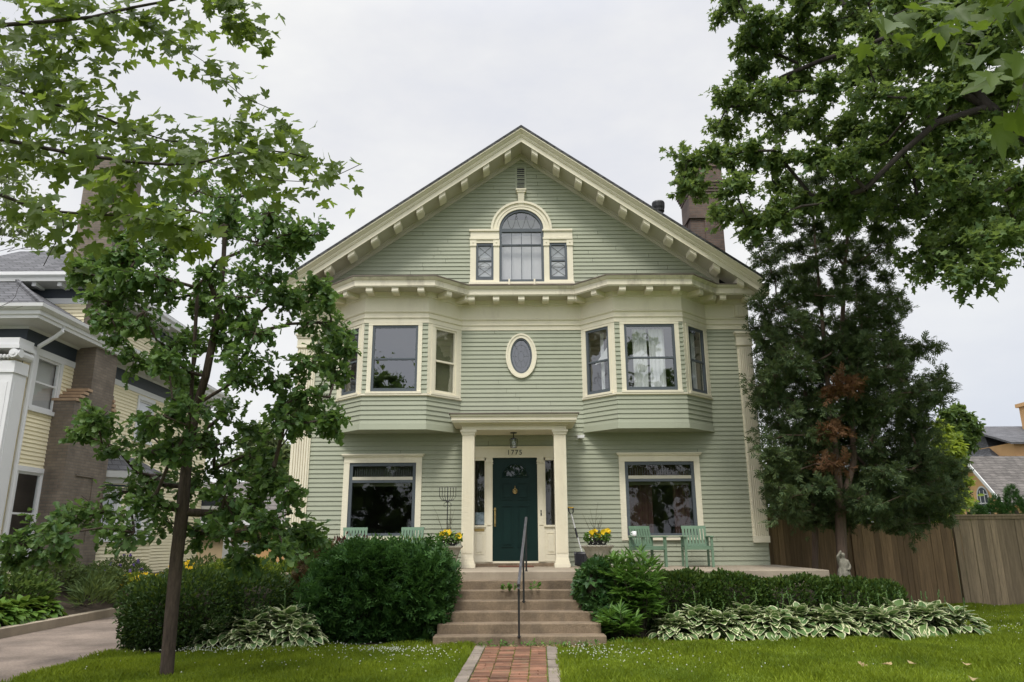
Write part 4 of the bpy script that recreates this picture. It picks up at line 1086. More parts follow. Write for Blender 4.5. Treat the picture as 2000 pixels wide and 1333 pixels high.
pts = [(X, Y0, Z+.30), (X, Y0, Z+.40), (X+.005, Y0, Z+.49), (X, Y0, Z+.535), (X, Y0-.01, Z+.575), (X, Y0-.012, Z+.635),
       (X-.075, Y0, Z+.475), (X-.105, Y0-.04, Z+.56), (X-.06, Y0-.06, Z+.63), (X-.04, Y0-.06, Z+.67),
       (X+.075, Y0, Z+.475), (X+.11, Y0-.02, Z+.38), (X+.06, Y0-.08, Z+.33), (X+.02, Y0-.09, Z+.33),
       (X-.05, Y0, Z+.20), (X-.055, Y0, Z+.02), (X+.05, Y0, Z+.20), (X+.06, Y0-.02, Z+.02)]
eds = [(0, 1), (1, 2), (2, 3), (3, 4), (4, 5), (2, 6), (6, 7), (7, 8), (8, 9), (2, 10), (10, 11), (11, 12), (12, 13), (0, 14), (14, 15), (0, 16), (16, 17)]
skin_obj('figure', pts, eds, [.085, .075, .07, .028, .05, .045, .038, .03, .024, .016, .038, .03, .024, .018, .06, .05, .06, .05], M['statue'], sg_)
m = MB(); V = []; n = 28
for j, (r_, z_) in enumerate([(.125, 0), (.135, .03), (.12, .12), (.115, .22), (.10, .31), (.085, .36)]):
    for k in range(n):
        a = 2*math.pi*k/n; q = r_*(1+.10*math.sin(7*a+j*.5)); V.append((X+q*math.cos(a), Y0+q*.85*math.sin(a), Z+z_))
m.add(V, [(j*n+k, j*n+(k+1) % n, (j+1)*n+(k+1) % n, (j+1)*n+k) for j in range(5) for k in range(n)]); m.build('robe', M['statue'], sg_, smooth=True)

# ------------------------------------------------------------------ fences
def fence(name, A, B, z0, h, mat, label, seed, cap=True, jag=.0, bw=.142):
    r = random.Random(seed); F = frame(A, B); t = thing(name, label, 'fence', (A[0], A[1], 0), 0, 'wooden board fence sections')
    m = MB(); u = 0
    while u < F.L-.02:
        w_ = bw*r.uniform(.92, 1.05); hh = h+r.uniform(-jag, jag*.6); tl = r.uniform(-.003, .003); d = r.uniform(.0, .012)
        u1 = min(u+w_-.005, F.L)
        P = [F(u, d-.02, z0), F(u1, d-.02, z0), F(u1, d, z0), F(u, d, z0)]
        P = [F(u, d, z0), F(u1, d, z0), F(u1, d-.02, z0), F(u, d-.02, z0), F(u+tl, d, hh), F(u1+tl, d, hh+r.uniform(-.01, .01)), F(u1+tl, d-.02, hh), F(u+tl, d-.02, hh)]
        m.hexa(P); u += w_
    m.build('boards', M[mat], t)
    rl = MB(); rl.fbox(F, 0, F.L, -.07, -.025, .35, .45); rl.fbox(F, 0, F.L, -.07, -.025, h-.4, h-.3); rl.build('back_rails', M[mat], t)
    if cap:
        c = MB(); c.fbox(F, -.02, F.L+.02, -.08, .05, h+.0, h+.04); c.fbox(F, -.02, F.L+.02, .013, .03, h-.07, h); c.build('cap_rail', M[mat], t)
    for u in (0.05, F.L-.05):
        p = MB(); p.fbox(F, u-.05, u+.05, -.16, -.07, -.1, h-.02); p.build('post', M[mat], t)
    return t
fence('board_fence', (5.72, 19.05), (8.36, 19.0), .0, 2.12, 'fence', 'dark brown board fence panel beside the house under the cedar', 2, cap=True)
fence('board_fence', (8.38, 18.98), (10.88, 18.98), .0, 1.94, 'fence', 'lower brown board fence panel with uneven uncapped tops', 3, cap=False, jag=.035)
fence('board_fence', (10.92, 18.94), (16.5, 17.9), .0, 2.09, 'fence_grey', 'taller silvery grey board fence panel with flat cap rail', 4, cap=True)
tag(MB().box(12.25, 12.75, 18.0, 18.2, 0, .07).build('brick_edging', M['terracotta'], None, bevel=.01, origin=(12.5, 18.1, 0)), 'short row of pale bricks lying on the lawn by the grey fence', 'bricks')

# ------------------------------------------------------------------ yellow neighbour house
yh = thing('yellow_house', 'pale yellow clapboard house with white trim and a tall brick chimney', 'house', (-10.5, 20, .6))
XW = -10.5
FE = frame((XW, 15.45), (XW, 25.5)); FS = frame((-24, 15.45), (XW, 15.45))
yw = [(15.92, 16.76, 4.44, 5.58), (15.86, 16.70, 1.30, 3.06), (20.55, 21.35, 4.35, 5.45)]
hol = [(a-15.45, b-15.45, c, d) for a, b, c, d in yw]
w = MB(); clap(w, FE, .6, 5.64, .088, 0, FE.L, hol); clap(w, FS, .6, 5.64, .088, 0, FS.L); w.build('wall', M['ysiding'], yh)
s = MB(); s.box(-24, XW-.02, 25.3, 25.5, .5, 6.1); s.box(-24, -23.8, 15.5, 25.5, .5, 6.1); s.box(-24, XW-.15, 15.7, 25.4, 3.4, 3.5); s.box(-24, XW-.1, 15.6, 25.4, 6.05, 6.12); s.box(-13.5, -13.4, 15.6, 25.4, .6, 6.05); s.build('interior_floor', M['inside'], yh)
s = MB(); s.box(-24.05, XW+.03, 15.42, 25.5, .2, .62); s.build('foundation', M['stone'], yh)
fz = MB(); fz.sweep([(-24, 15.45), (XW, 15.45), (XW, 25.5)], [(.0, 5.60), (.03, 5.60), (.035, 5.74), (.0, 5.74)]); fz.build('frieze_board', M['white'], yh)
fz = MB(); fz.sweep([(-24, 15.45), (XW, 15.45), (XW, 25.5)], [(.015, 5.74), (.02, 6.08)]); fz.build('frieze', M['charcoal'], yh)
ev = MB(); PTH = [(-24, 15.45), (XW, 15.45), (XW, 25.5)]
ev.sweep(PTH, [(.0, 6.07), (.05, 6.05), (.10, 6.10), (.56, 6.14)]); ev.mi = 1
ev.sweep(PTH, [(.56, 6.14), (.57, 6.20), (.60, 6.22), (.60, 6.30), (.64, 6.31), (.70, 6.36), (.71, 6.43), (.66, 6.43), (.64, 6.38)])
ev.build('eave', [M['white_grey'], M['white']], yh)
rf = MB(); e = .66; zz = 6.40; k = .60; run = 4.2
a = (XW+e, 15.45-e, zz); b = (XW+e, 25.6, zz); c = (XW+e-run, 25.6, zz+k*run); d = (XW+e-run, 15.45-e+run, zz+k*run); f_ = (-24, 15.45-e, zz); g_ = (-24, 15.45-e+run, zz+k*run)
rf.add([a, b, c, d, f_, g_], [(0, 1, 2, 3), (4, 0, 3, 5), (3, 2, (5))]); rf.build('roof', M['roof_grey'], yh)
hp = MB(); hp.tube([np.array(a)+np.array((0, 0, .02)), np.array(d)+np.array((0, 0, .03))], .05, 5); hp.build('hip_cap', M['roof_grey'], yh)
# upper cross block with its own eave
F3 = frame((-14.2, 17.3), (-10.42, 17.3)); F3e = frame((-10.42, 17.3), (-10.42, 22.6))
w = MB(); clap(w, F3, 6.2, 7.30, .088, 0, F3.L); clap(w, F3e, 6.2, 7.30, .088, 0, F3e.L); w.build('upper_wall', M['ysiding'], yh)
P3 = [(-14.2, 17.3), (-10.42, 17.3), (-10.42, 22.6), (-14.2, 22.6)]
f3 = MB(); f3.sweep(P3, [(.0, 7.22), (.03, 7.22), (.03, 7.36), (.0, 7.36)]); f3.build('frieze_board', M['white'], yh)
f3 = MB(); f3.sweep(P3, [(.012, 7.36), (.015, 7.62)]); f3.build('frieze', M['charcoal'], yh)
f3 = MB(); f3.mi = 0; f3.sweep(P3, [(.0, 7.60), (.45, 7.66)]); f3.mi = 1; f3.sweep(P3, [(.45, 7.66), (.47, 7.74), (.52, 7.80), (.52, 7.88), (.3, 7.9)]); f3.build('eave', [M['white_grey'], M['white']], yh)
for i in range(5):
    m = MB(); x = -13.4+i*.62; m.box(x-.05, x+.05, 16.92, 17.27, 7.56, 7.655); m.build('eave_block', M['white'], yh)
for i in range(8):
    m = MB(); y = 17.7+i*.62; m.box(-10.38, -10.02, y-.05, y+.05, 7.56, 7.655); m.build('eave_block', M['white'], yh)
rf = MB(); rf.add([(-14.2, 16.8, 7.88), (-9.92, 16.8, 7.88), (-9.92, 23.1, 7.88), (-14.2, 23.1, 7.88), (-14.2, 20, 9.7), (-12.6, 20, 9.7)], [(0, 1, 5, 4), (1, 2, 5), (2, 3, 4, 5)]); rf.build('upper_roof', M['roof_grey'], yh)
# corner column with ionic capital
cc = MB(); cx0, cx1, cy0, cy1 = -10.88, -10.36, 15.02, 15.46
cc.box(cx0, cx1, cy0, cy1, .6, 5.0); cc.box(cx0-.06, cx1+.06, cy0-.06, cy1, .6, .85); cc.box(cx0-.03, cx1+.03, cy0-.03, cy1, 5.0, 5.05)
cc.box(cx0+.08, cx1-.08, cy0-.012, cy0, 1.1, 4.8); cc.box(cx1, cx1+.012, cy0+.07, cy1-.07, 1.1, 4.8)
co = cc.build('corner_column', M['white'], yh)
cp = MB(); cp.box(cx0-.02, cx1+.02, cy0-.02, cy1, 5.05, 5.25); cp.box(cx0-.10, cx1+.10, cy0-.10, cy1, 5.50, 5.58); cp.box(cx0-.05, cx1+.05, cy0-.05, cy1, 5.58, 5.74)
for x in (cx0, cx1): cp.tube([(x, cy0-.10, 5.40), (x, cy1, 5.40)], .095, 12); cp.tube([(x, cy0-.115, 5.40), (x, cy1, 5.40)], .045, 8)
cp.tube([(cx1+.0, cy0, 5.40), (cx1+.11, cy0, 5.40)], .09, 12)
for i in range(6): cp.lathe([(0, -.05), (.035, -.02), (.04, .03), (0, .06)], (cx0+.06+i*.08, cy0-.03, 5.33), 6)
cp.build('capital', M['white'], co)
dp = MB(); dp.tube([(-9.93, 15.75, 6.22), (-9.93, 15.75, 6.08), (-10.05, 15.72, 5.95), (-10.33, 15.66, 5.72), (-10.40, 15.64, 5.55), (-10.40, 15.64, .6)], .05, 8); dp.build('downspout', M['white'], yh)
def ywin(F, u0, u1, z0, z1, parent, blind=None):
    c = MB(); cw = .10
    c.fbox(F, u0-cw, u0, -.08, .035, z0-.0, z1); c.fbox(F, u1, u1+cw, -.08, .035, z0, z1); c.fbox(F, u0-cw, u1+cw, -.08, .04, z1, z1+.11); c.fbox(F, u0-cw-.03, u1+cw+.03, -.08, .07, z0-.09, z0)
    o = c.build('window', M['white'], parent)
    f = MB(); zm = (z0+z1)/2; sw = .05
    for a_, b_ in ((u0, u0+sw), (u1-sw, u1)): f.fbox(F, a_, b_, -.05, .01, z0, z1)
    for a_, b_ in ((z0, z0+sw), (z1-sw, z1), (zm-.02, zm+.02)): f.fbox(F, u0+sw, u1-sw, -.05, .008, a_, b_)
    f.build('sash', M['white'], o)
    p = MB(); p.fquad(F, u0+sw, u1-sw, -.02, z0+sw, z1-sw); p.build('pane', M['glass'], o)
    if blind is not None: sheet(F, u0, u1, z0+(z1-z0)*blind, z1, -.10, 'blind', o, 'window_blind', .002, .3)
for (a, b, c, d), bl in zip(yw, (.02, None, .3)): ywin(FE, a-15.45, b-15.45, c, d, yh, bl)
# chimney with terracotta shoulders
ch_ = MB(); ch_.box(-10.52, -10.0, 16.72, 18.45, .3, 4.72); ch_.box(-10.95, -10.015, 17.3, 18.3, 4.72, 11.2)
for i in range(4): ch_.box(-10.52, -10.002, 16.72+.14*(i+1), 18.45-.04*i, 4.72+.1*i, 4.82+.1*i)
co = ch_.build('chimney', M['brick_tan'], yh)
t_ = MB()
for i in range(4): t_.box(-10.54, -9.97, 16.70+.14*i, 16.70+.14*i+.20, 4.715+.1*i, 4.775+.1*i)
t_.build('shoulder_stone', M['terracotta'], co); t_ = MB()
for i in range(3): t_.box(-10.54, -9.97, 18.28, 18.47-.05*i, 4.73+.11*i, 4.80+.11*i)
t_.build('shoulder_stone', M['terracotta'], co)
t_ = MB(); t_.tube([(-9.99, 17.75, 4.55), (-9.97, 17.75, 4.20)], .015, 5); t_.tube([(-9.98, 17.62, 4.40), (-9.98, 17.88, 4.42)], .015, 5); t_.build('tie_iron', M['black'], co)
t_ = MB(); t_.box(-10.02, -9.975, 17.15, 17.9, 3.05, 3.09); t_.box(-10.02, -9.975, 17.86, 17.9, 1.6, 3.05); t_.build('cable_conduit', M['brick_tan'], co)
# side bay and rear porch
bb = [(XW, 18.5), (-9.78, 19.05), (-9.78, 20.7), (XW, 21.3)]
w = MB()
for i in range(3):
    F = frame(bb[i], bb[i+1]); clap(w, F, .6, 3.0, .088, 0, F.L, [(.16, F.L-.16, 1.65, 2.75)])
w.mi = 1; w.sweep(bb, [(.0, 3.0), (.02, 3.0), (.02, 3.12), (.0, 3.12)]); w.mi = 2; w.sweep(bb, [(.01, 2.82), (.02, 3.0)]); w.mi = 3
w.sweep(bb, [(.0, 3.12), (.22, 3.14), (.25, 3.25), (.26, 3.30)])
w.mi = 4; w.sweep(bb, [(.27, 3.30), (-.55, 3.78)])
w.build('side_bay', [M['ysiding'], M['white'], M['charcoal'], M['white'], M['roof_grey']], yh)
for i in range(3):
    F = frame(bb[i], bb[i+1]); ywin(F, .17, F.L-.17, 1.67, 2.74, yh, None)
rp = MB(); rp.box(-13, -9.45, 25.52, 29, 2.62, 2.72); rp.mi = 1; rp.box(-13, -9.5, 25.52, 28.9, 2.72, 3.0); rp.mi = 0; rp.box(-13, -9.3, 25.52, 29.1, 3.0, 3.08); rp.build('porch_roof', [M['white'], M['charcoal']], yh)
for y in (25.9, 28.6):
    m = MB(); m.box(-9.75, -9.57, y-.09, y+.09, .6, 2.62); m.box(-9.79, -9.53, y-.13, y+.13, 2.45, 2.62); m.build('porch_post', M['white'], yh)
m = MB(); m.box(-9.72, -9.62, 26.0, 28.5, 1.45, 1.52); m.box(-9.70, -9.64, 26.0, 28.5, .75, .80)
for i in range(18): m.box(-9.69, -9.65, 26.08+i*.138, 26.12+i*.138, .80, 1.45)
m.build('porch_railing', M['white'], yh)
m = MB(); m.box(-13, -9.5, 25.52, 28.8, .3, .6); m.build('porch_floor', M['white_grey'], yh)

# garage behind, between the two houses
ga = thing('garage', 'low tan garage with grey shingle roof behind, between the two houses', 'garage', (-10.5, 34, 0))
m = MB(); m.box(-14.5, -7.5, 32, 38, 0, 2.25); m.build('wall', M['tan'], ga)
m = MB(); m.hexa([(-15, 31.5, 2.28), (-7, 31.5, 2.28), (-7, 35, 4.1), (-15, 35, 4.1), (-15, 31.5, 2.36), (-7, 31.5, 2.36), (-7, 35, 4.2), (-15, 35, 4.2)]); m.hexa([(-15, 38.5, 2.28), (-7, 38.5, 2.28), (-7, 35.01, 4.1), (-15, 35.01, 4.1), (-15, 38.5, 2.36), (-7, 38.5, 2.36), (-7, 35.01, 4.2), (-15, 35.01, 4.2)]); m.build('roof', M['roof_brown'], ga)
m = MB(); m.box(-15, -7, 31.44, 31.5, 2.2, 2.38); m.build('fascia', M['white'], ga)
for i in range(9):
    m = MB(); m.box(-13.7+i*.68, -13.6+i*.68, 31.5, 31.98, 2.10, 2.19); m.build('eave_block', M['white'], ga)
m = MB(); m.box(-11.2, -9.2, 31.96, 32.0, .05, 1.75); m.build('garage_door', M['stucco'], ga)

# ------------------------------------------------------------------ orange stucco house beyond the fence
oh = thing('stucco_house', 'distant orange stucco house with steep grey shingle roofs beyond the fence', 'house', (33, 46, 0))
GX = 27.6; gy0, gy1, gez, grz = 42.4, 47.0, 3.6, 6.1; gym = 44.9
w = MB(); w.prism([(GX, gy0, 0), (GX, gy1, 0), (GX, gy1, gez), (GX, gym, grz), (GX, gy0, gez)], (0, 0, 0), (16, 0, 0)); w.build('wall', M['stucco'], oh)
rf = MB()
for ya, yb in ((gy0, gym), (gy1, gym)):
    sg2 = 1 if yb > ya else -1; za = gez-.35
    rf.hexa([(GX-.45, ya-.45*sg2, za), (GX+16, ya-.45*sg2, za), (GX+16, yb, grz+.02), (GX-.45, yb, grz+.02), (GX-.45, ya-.45*sg2, za+.12), (GX+16, ya-.45*sg2, za+.12), (GX+16, yb, grz+.14), (GX-.45, yb, grz+.14)])
rf.build('roof', M['roof_brown'], oh)
for ya in (gy0, gy1):
    sg2 = 1 if gym > ya else -1; za = gez-.36
    m = MB(); m.hexa([(GX-.52, ya-.5*sg2, za-.16), (GX-.45, ya-.5*sg2, za-.16), (GX-.45, gym, grz-.16), (GX-.52, gym, grz-.16), (GX-.52, ya-.5*sg2, za+.1), (GX-.45, ya-.5*sg2, za+.1), (GX-.45, gym, grz+.1), (GX-.52, gym, grz+.1)]); m.build('bargeboard', M['white_grey'], oh)
for i, (y, zb) in enumerate(((44.3, 5.35), (43.6, 4.75), (45.6, 5.35), (46.3, 4.7))):
    m = MB(); m.box(GX-.42, GX, y-.08, y+.08, zb-.12, zb); m.build('roof_bracket', M['charcoal'], oh)
FO = frame((GX, gy1), (GX, gy0))
wo = MB(); u0 = gy1-44.4; wo.fbox(FO, u0-.55, u0+.55, 0, .03, 2.2, 3.9)
V = [FO(u0+.55*math.cos(t*math.pi/12), .03, 3.9+.55*math.sin(t*math.pi/12)) for t in range(13)]; wo.add(V, [tuple(range(13))]); o = wo.build('window', M['white_grey'], oh)
p = MB(); V = [FO(u0+.45*math.cos(t*math.pi/12), .04, 3.9+.45*math.sin(t*math.pi/12)) for t in range(13)]; p.add(V, [tuple(range(13))]); p.fquad(FO, u0-.45, u0+.45, .04, 2.3, 3.9); p.build('pane', M['charcoal'], o)
m = MB()
for u in (-.2, .2): m.fbox(FO, u0+u-.025, u0+u+.025, .04, .06, 2.3, 4.2)
for z_ in (2.9, 3.45, 3.95): m.fbox(FO, u0-.45, u0+.45, .04, .055, z_-.025, z_+.025)
m.build('muntins', M['white'], o)
mb2 = MB(); mb2.box(31.2, 52, 47.2, 57, 0, 5.6); mb2.build('main_wall', M['stucco'], oh)
rf = MB(); rf.add([(30.3, 46.6, 5.0), (53, 46.6, 5.0), (53, 52, 8.9), (33.0, 52, 8.9), (30.3, 58, 5.0), (53, 58, 5.0)], [(0, 1, 2, 3), (0, 3, 4), (3, 2, 5, 4)]); rf.build('main_roof', M['roof_grey'], oh)
dm = MB(); dm.box(31.9, 39, 47.3, 51, 5.4, 7.35); dmo = dm.build('dormer', M['stucco'], oh)
m = MB(); m.hexa([(31.4, 46.8, 7.2), (40, 46.8, 7.2), (40, 52, 8.9), (31.4, 52, 8.9), (31.4, 46.8, 7.33), (40, 46.8, 7.33), (40, 52, 9.05), (31.4, 52, 9.05)]); m.build('dormer_roof', M['roof_grey'], dmo)
m = MB(); m.box(32.9, 34.9, 47.22, 47.3, 5.7, 7.0); m.build('window', M['white'], dmo)
m = MB(); m.box(33.05, 34.75, 47.2, 47.23, 5.85, 6.3); m.box(33.05, 34.75, 47.2, 47.23, 6.4, 6.9); m.build('pane', M['charcoal'], dmo)
m = MB(); m.box(35.2, 37, 49.5, 51, 7, 10.2); m.box(35.05, 37.15, 49.35, 51.15, 10.2, 10.45); m.build('chimney', M['stucco'], oh)
# ------------------------------------------------------------------ trees
def tree(name, label, trunk, clumps, leafm, tmpl, lsize, ntw, nl, bark, tip=.006, power=.46, rmax=None, cat='tree', group=None, droop=.4, lift=.12, slope=.3, extra=None, flat=.6, step=.35, jit=.07, twig=True, crown='crown', limbs=(), nside=6, zmin=-9):
    """trunk polyline + limbs; clumps: (x,y,z,r). grows branches to each clump, leaves on twigs"""
    t = thing(name, label, cat, tuple(trunk[0]), 0, group)
    sk = Skeleton(); sk.line(trunk)
    for l in limbs:
        P = np.array(sk.p); j = int(np.argmin(np.linalg.norm(P-np.array(l[0]), axis=1))); sk.line(l[1:] if np.linalg.norm(P[j]-np.array(l[0])) < .4 else l, j)
    T = np.array(trunk)
    order = sorted(clumps, key=lambda c: float(np.min(np.linalg.norm(np.array(sk.p)[:len(sk.p)]-np.array(c[:3]), axis=1))))
    lv = {}
    for c in order:
        n = sk.reach(c[:3], step, lift, jit, None, slope, zmin)
        key = c[4] if len(c) > 4 else leafm
        L = lv.setdefault(key, Leaves())
        leaf_clump(L, sk, n, c[:3], c[3], ntw, nl, lsize, tmpl, droop, twig, flat)
    r = sk.radii(tip, power, rmax)
    sk.mesh('trunk', bark, r, t, nside)
    for k, L in lv.items(): L.build(crown if k == leafm else ('new_growth' if 'lime' in k else 'dead_foliage' if 'dead' in k else 'crown'), LEAF[k], t)
    return t
def P3(px, py, Y): return tuple(at(px, py, Y))

# young oak on the lawn
oak_px = [(400,365,70),(470,385,60),(525,415,60),(575,455,45),(350,360,60),(320,415,50),(425,450,55),(335,480,55),(500,480,55),(560,495,45),(592,470,28),
 (262,470,42),(230,500,32),(305,540,48),(250,560,48),(182,545,42),(212,590,45),(280,610,48),(158,530,26),(405,540,36),(470,545,48),(520,540,40),
 (545,580,48),(600,595,45),(622,630,50),(640,680,48),(657,730,32),(600,705,40),(455,635,45),(500,650,48),(425,660,34),(330,680,50),(262,700,45),(232,650,38),(345,722,36),
 (480,700,45),(540,745,36),(600,772,42),(632,822,32),(560,805,36),(582,832,28),(372,800,55),(318,812,45),(442,805,48),(285,842,36),(490,840,36),
 (190,822,36),(160,850,32),(232,880,40),(420,870,50),(480,890,45),(530,920,45),(562,962,32),(340,882,42),(300,930,55),(250,960,50),
 (380,952,55),(440,972,45),(500,990,34),(200,1000,55),(140,1022,50),(80,1042,45),(30,1062,40),(25,1095,30),(100,1080,36),(262,1040,50),(332,1022,50),(392,1042,36),
 (450,1042,40),(510,1060,40),(560,1042,30),(600,1052,26),(560,1082,30),(480,1090,34),(290,880,36),(365,745,30),(390,600,34),(455,580,38),(640,588,34),(622,560,32),(672,682,24),(655,640,34)]
rnd = random.Random(4)
cl = []
for px, py, r in oak_px+[(q[0]+rnd.uniform(-45, 45), min(1045, q[1]+rnd.uniform(-40, 40)), 38) for q in rnd.sample(oak_px[:-4], 34)]:
    Y = 9.95+rnd.uniform(-.9, .9)*(1 if py < 950 else .8); x, y, z = P3(px, py, Y); cl.append((x, y, z, r/1447*10.2*1.05))
trunk = [P3(px, py, 9.95) for px, py in ((325, 1322), (335, 1200), (345, 1090), (356, 1000), (365, 900), (372, 800), (378, 700), (384, 600), (390, 500), (396, 400))]
trunk[0] = (trunk[0][0], trunk[0][1], -.05)
limb = [[P3(368, 860, 9.95), P3(385, 790, 9.9), P3(402, 735, 9.8), P3(425, 620, 9.7), P3(436, 520, 9.7), P3(440, 440, 9.7)]]
oak = tree('oak_tree', 'young oak with slim straight trunk standing on the left front lawn', trunk, cl, 'oak', T_OAK, .108, 13, 10, M['bark_oak'], .0036, .44, .105, limbs=limb, slope=.25, lift=.08, nside=8, zmin=1.55)

# near maple at the left: limbs reach into the top left of the frame from a trunk outside it
def near_leaves(lv, key, pts, n, spread, size, depth=.35, dz=0):
    pts = [np.array(p) for p in pts]; seg = [np.linalg.norm(b-a) for a, b in zip(pts, pts[1:])]; tot = sum(seg); out = []
    for i in range(n):
        u = RNG.uniform(0, tot); k = 0
        while k < len(seg)-1 and u > seg[k]: u -= seg[k]; k += 1
        p = pts[k]+(pts[k+1]-pts[k])*min(1, u/seg[k]); out.append(p)
    out = np.array(out); off = np.clip(RNG.normal(size=(n, 3)), -1.9, 1.9)*np.array((spread, depth, spread*.75)); off[:, 2] += dz
    off[:, 1] += .10; P = out+off
    D = off*1.0+RNG.normal(size=(n, 3))*.38+np.array((.12, -.1, -.42)); N = RNG.normal(size=(n, 3))*.36+np.array((0, -.85, .60))
    L = lv.setdefault(key, Leaves()); L.scatter(T_MAPLE, P, N, D, size*RNG.uniform(.65, 1.25, n)); return P, out
mt = thing('maple_tree', 'overhanging maple with large pointed leaves reaching in at the top left', 'tree', (-7.2, 5.0, 0))
tx, ty = -7.2, 5.0
sk = Skeleton(); tr_ids = sk.line([(tx, ty, -.1), (tx+.02, ty, 1.2), (tx+.05, ty+.05, 2.6), (tx, ty+.1, 4.0), (tx+.1, ty+.1, 5.4), (tx+.05, ty+.15, 7.0), (tx+.1, ty, 9)])
lv = {}
def limb_px(pxs, Y0, Y1, par):
    n = len(pxs); pts = [P3(px, py, Y0+(Y1-Y0)*i/(n-1)) for i, (px, py) in enumerate(pxs)]
    a = sk.p[par]; b = np.array(pts[0]); mid = [a+(b-a)*t+np.array((0, 0, .25*math.sin(t*math.pi))) for t in (.3, .65)]
    ids = sk.line(mid+pts, par); return pts, ids[2:]
B = {}
B['top'], i_top = limb_px([(-60, 62), (0, 50), (90, 43), (180, 34), (260, 15), (340, 0), (420, -25), (490, -45)], 6.0, 6.4, tr_ids[4])
B['mid'], i_mid = limb_px([(-60, 150), (0, 165), (60, 188), (120, 208), (200, 228), (260, 255), (330, 276), (430, 281)], 6.2, 6.6, tr_ids[3])
B['low'], i_low = limb_px([(-60, 262), (0, 272), (70, 286), (140, 300), (260, 317), (330, 322), (400, 316), (450, 302), (500, 293), (560, 298), (605, 310)], 5.9, 6.3, tr_ids[3])
B['bot'], i_bot = limb_px([(-60, 355), (0, 380), (40, 396), (90, 412), (180, 419), (270, 424), (330, 437), (390, 455)], 5.6, 5.9, tr_ids[2])
def sub(name, pxs, Y0, Y1, par):
    n = len(pxs); pts = [P3(px, py, Y0+(Y1-Y0)*i/(n-1)) for i, (px, py) in enumerate(pxs)]; sk.line(pts, par); B[name] = pts
sub('dr', [(255, 25), (300, 62), (360, 95), (400, 122), (440, 160), (475, 190), (510, 205), (535, 216)], 6.25, 6.6, i_top[4])
sub('tip', [(430, 325), (480, 337), (550, 353), (610, 356), (660, 342), (690, 328), (706, 320)], 6.15, 6.4, i_low[6])
sub('t2', [(420, -20), (450, 20), (490, 45), (510, 60)], 6.35, 6.4, i_top[6])
sub('h1', [(75, 188), (90, 150), (120, 110)], 6.2, 6.3, i_mid[2]); sub('h2', [(140, 300), (150, 240), (170, 210)], 6.1, 6.2, i_low[3])
sub('h3', [(120, 415), (125, 445), (100, 490), (85, 520)], 5.75, 5.8, i_bot[3]); sub('h4', [(240, 320), (238, 360), (240, 385)], 6.1, 6.1, i_low[4])
sub('h5', [(205, 420), (222, 400), (220, 380)], 5.8, 5.8, i_bot[4])
s1 = 1/235.
for nm, n, sp, key in (('top', 205, 32, 'maple_near'), ('mid', 245, 34, 'maple_near'), ('low', 260, 30, 'maple_near'), ('bot', 120, 21, 'maple_near'),
                       ('dr', 120, 17, 'maple_near'), ('tip', 66, 14, 'maple_near'), ('t2', 50, 18, 'maple_near'), ('h1', 55, 30, 'maple_near'), ('h2', 60, 35, 'maple_near'), ('h3', 40, 18, 'maple_near'), ('h4', 40, 22, 'maple_near'), ('h5', 26, 20, 'maple_near')):
    pts = B[nm]
    if nm in ('tip',): pts = pts[:-1]
    near_leaves(lv, key, pts, n, sp*s1, .114 if nm not in ('dr', 't2') else .098, .30, dz=(-.03 if nm in ('bot', 'tip') else .02))
near_leaves(lv, 'maple_lime', [P3(250, 405, 5.8), P3(300, 420, 5.85), P3(380, 445, 5.9)], 60, 13*s1, .11, .2, .02)
near_leaves(lv, 'maple_lime_b', [P3(190, 370, 5.75), P3(230, 360, 5.8)], 18, 18*s1, .11, .2)
near_leaves(lv, 'maple_lime_c', [P3(-20, 190, 5.6), P3(20, 200, 5.6), P3(30, 330, 5.6)], 40, 22*s1, .12, .2)
near_leaves(lv, 'maple_near', [P3(0, 100, 6.3), P3(90, 120, 6.4), P3(200, 110, 6.5)], 95, 32*s1, .12, .3)
near_leaves(lv, 'maple_near', [P3(0, 10, 6.0), P3(150, 5, 6.2), P3(330, 40, 6.3)], 130, 30*s1, .125, .3)
near_leaves(lv, 'maple_near', [P3(430, 20, 6.4), P3(490, 15, 6.4)], 75, 24*s1, .105, .25)
near_leaves(lv, 'maple_near', [P3(430, 290, 6.3), P3(540, 280, 6.35), P3(600, 300, 6.35)], 80, 17*s1, .115, .25, .08)
near_leaves(lv, 'maple_near', [(tx, ty, 5.5), (tx+1, ty+.5, 7), (tx-1.5, ty-1, 7.5), (tx+1.5, ty-1.5, 8)], 700, .9, .13, .9)
for k, L in lv.items(): L.build('crown' if k == 'maple_near' else 'new_growth', LEAF[k[:10]], mt)
r_ = sk.radii(.0035, .40, .2)
for ids_, ra, rb in ((i_top, .024, .007), (i_mid, .019, .005), (i_low, .022, .005), (i_bot, .018, .004)):
    for q, i in enumerate(ids_): r_[i] = max(r_[i], ra+(rb-ra)*q/(len(ids_)-1))
sk.mesh('trunk', M['bark'], r_, mt, 7)

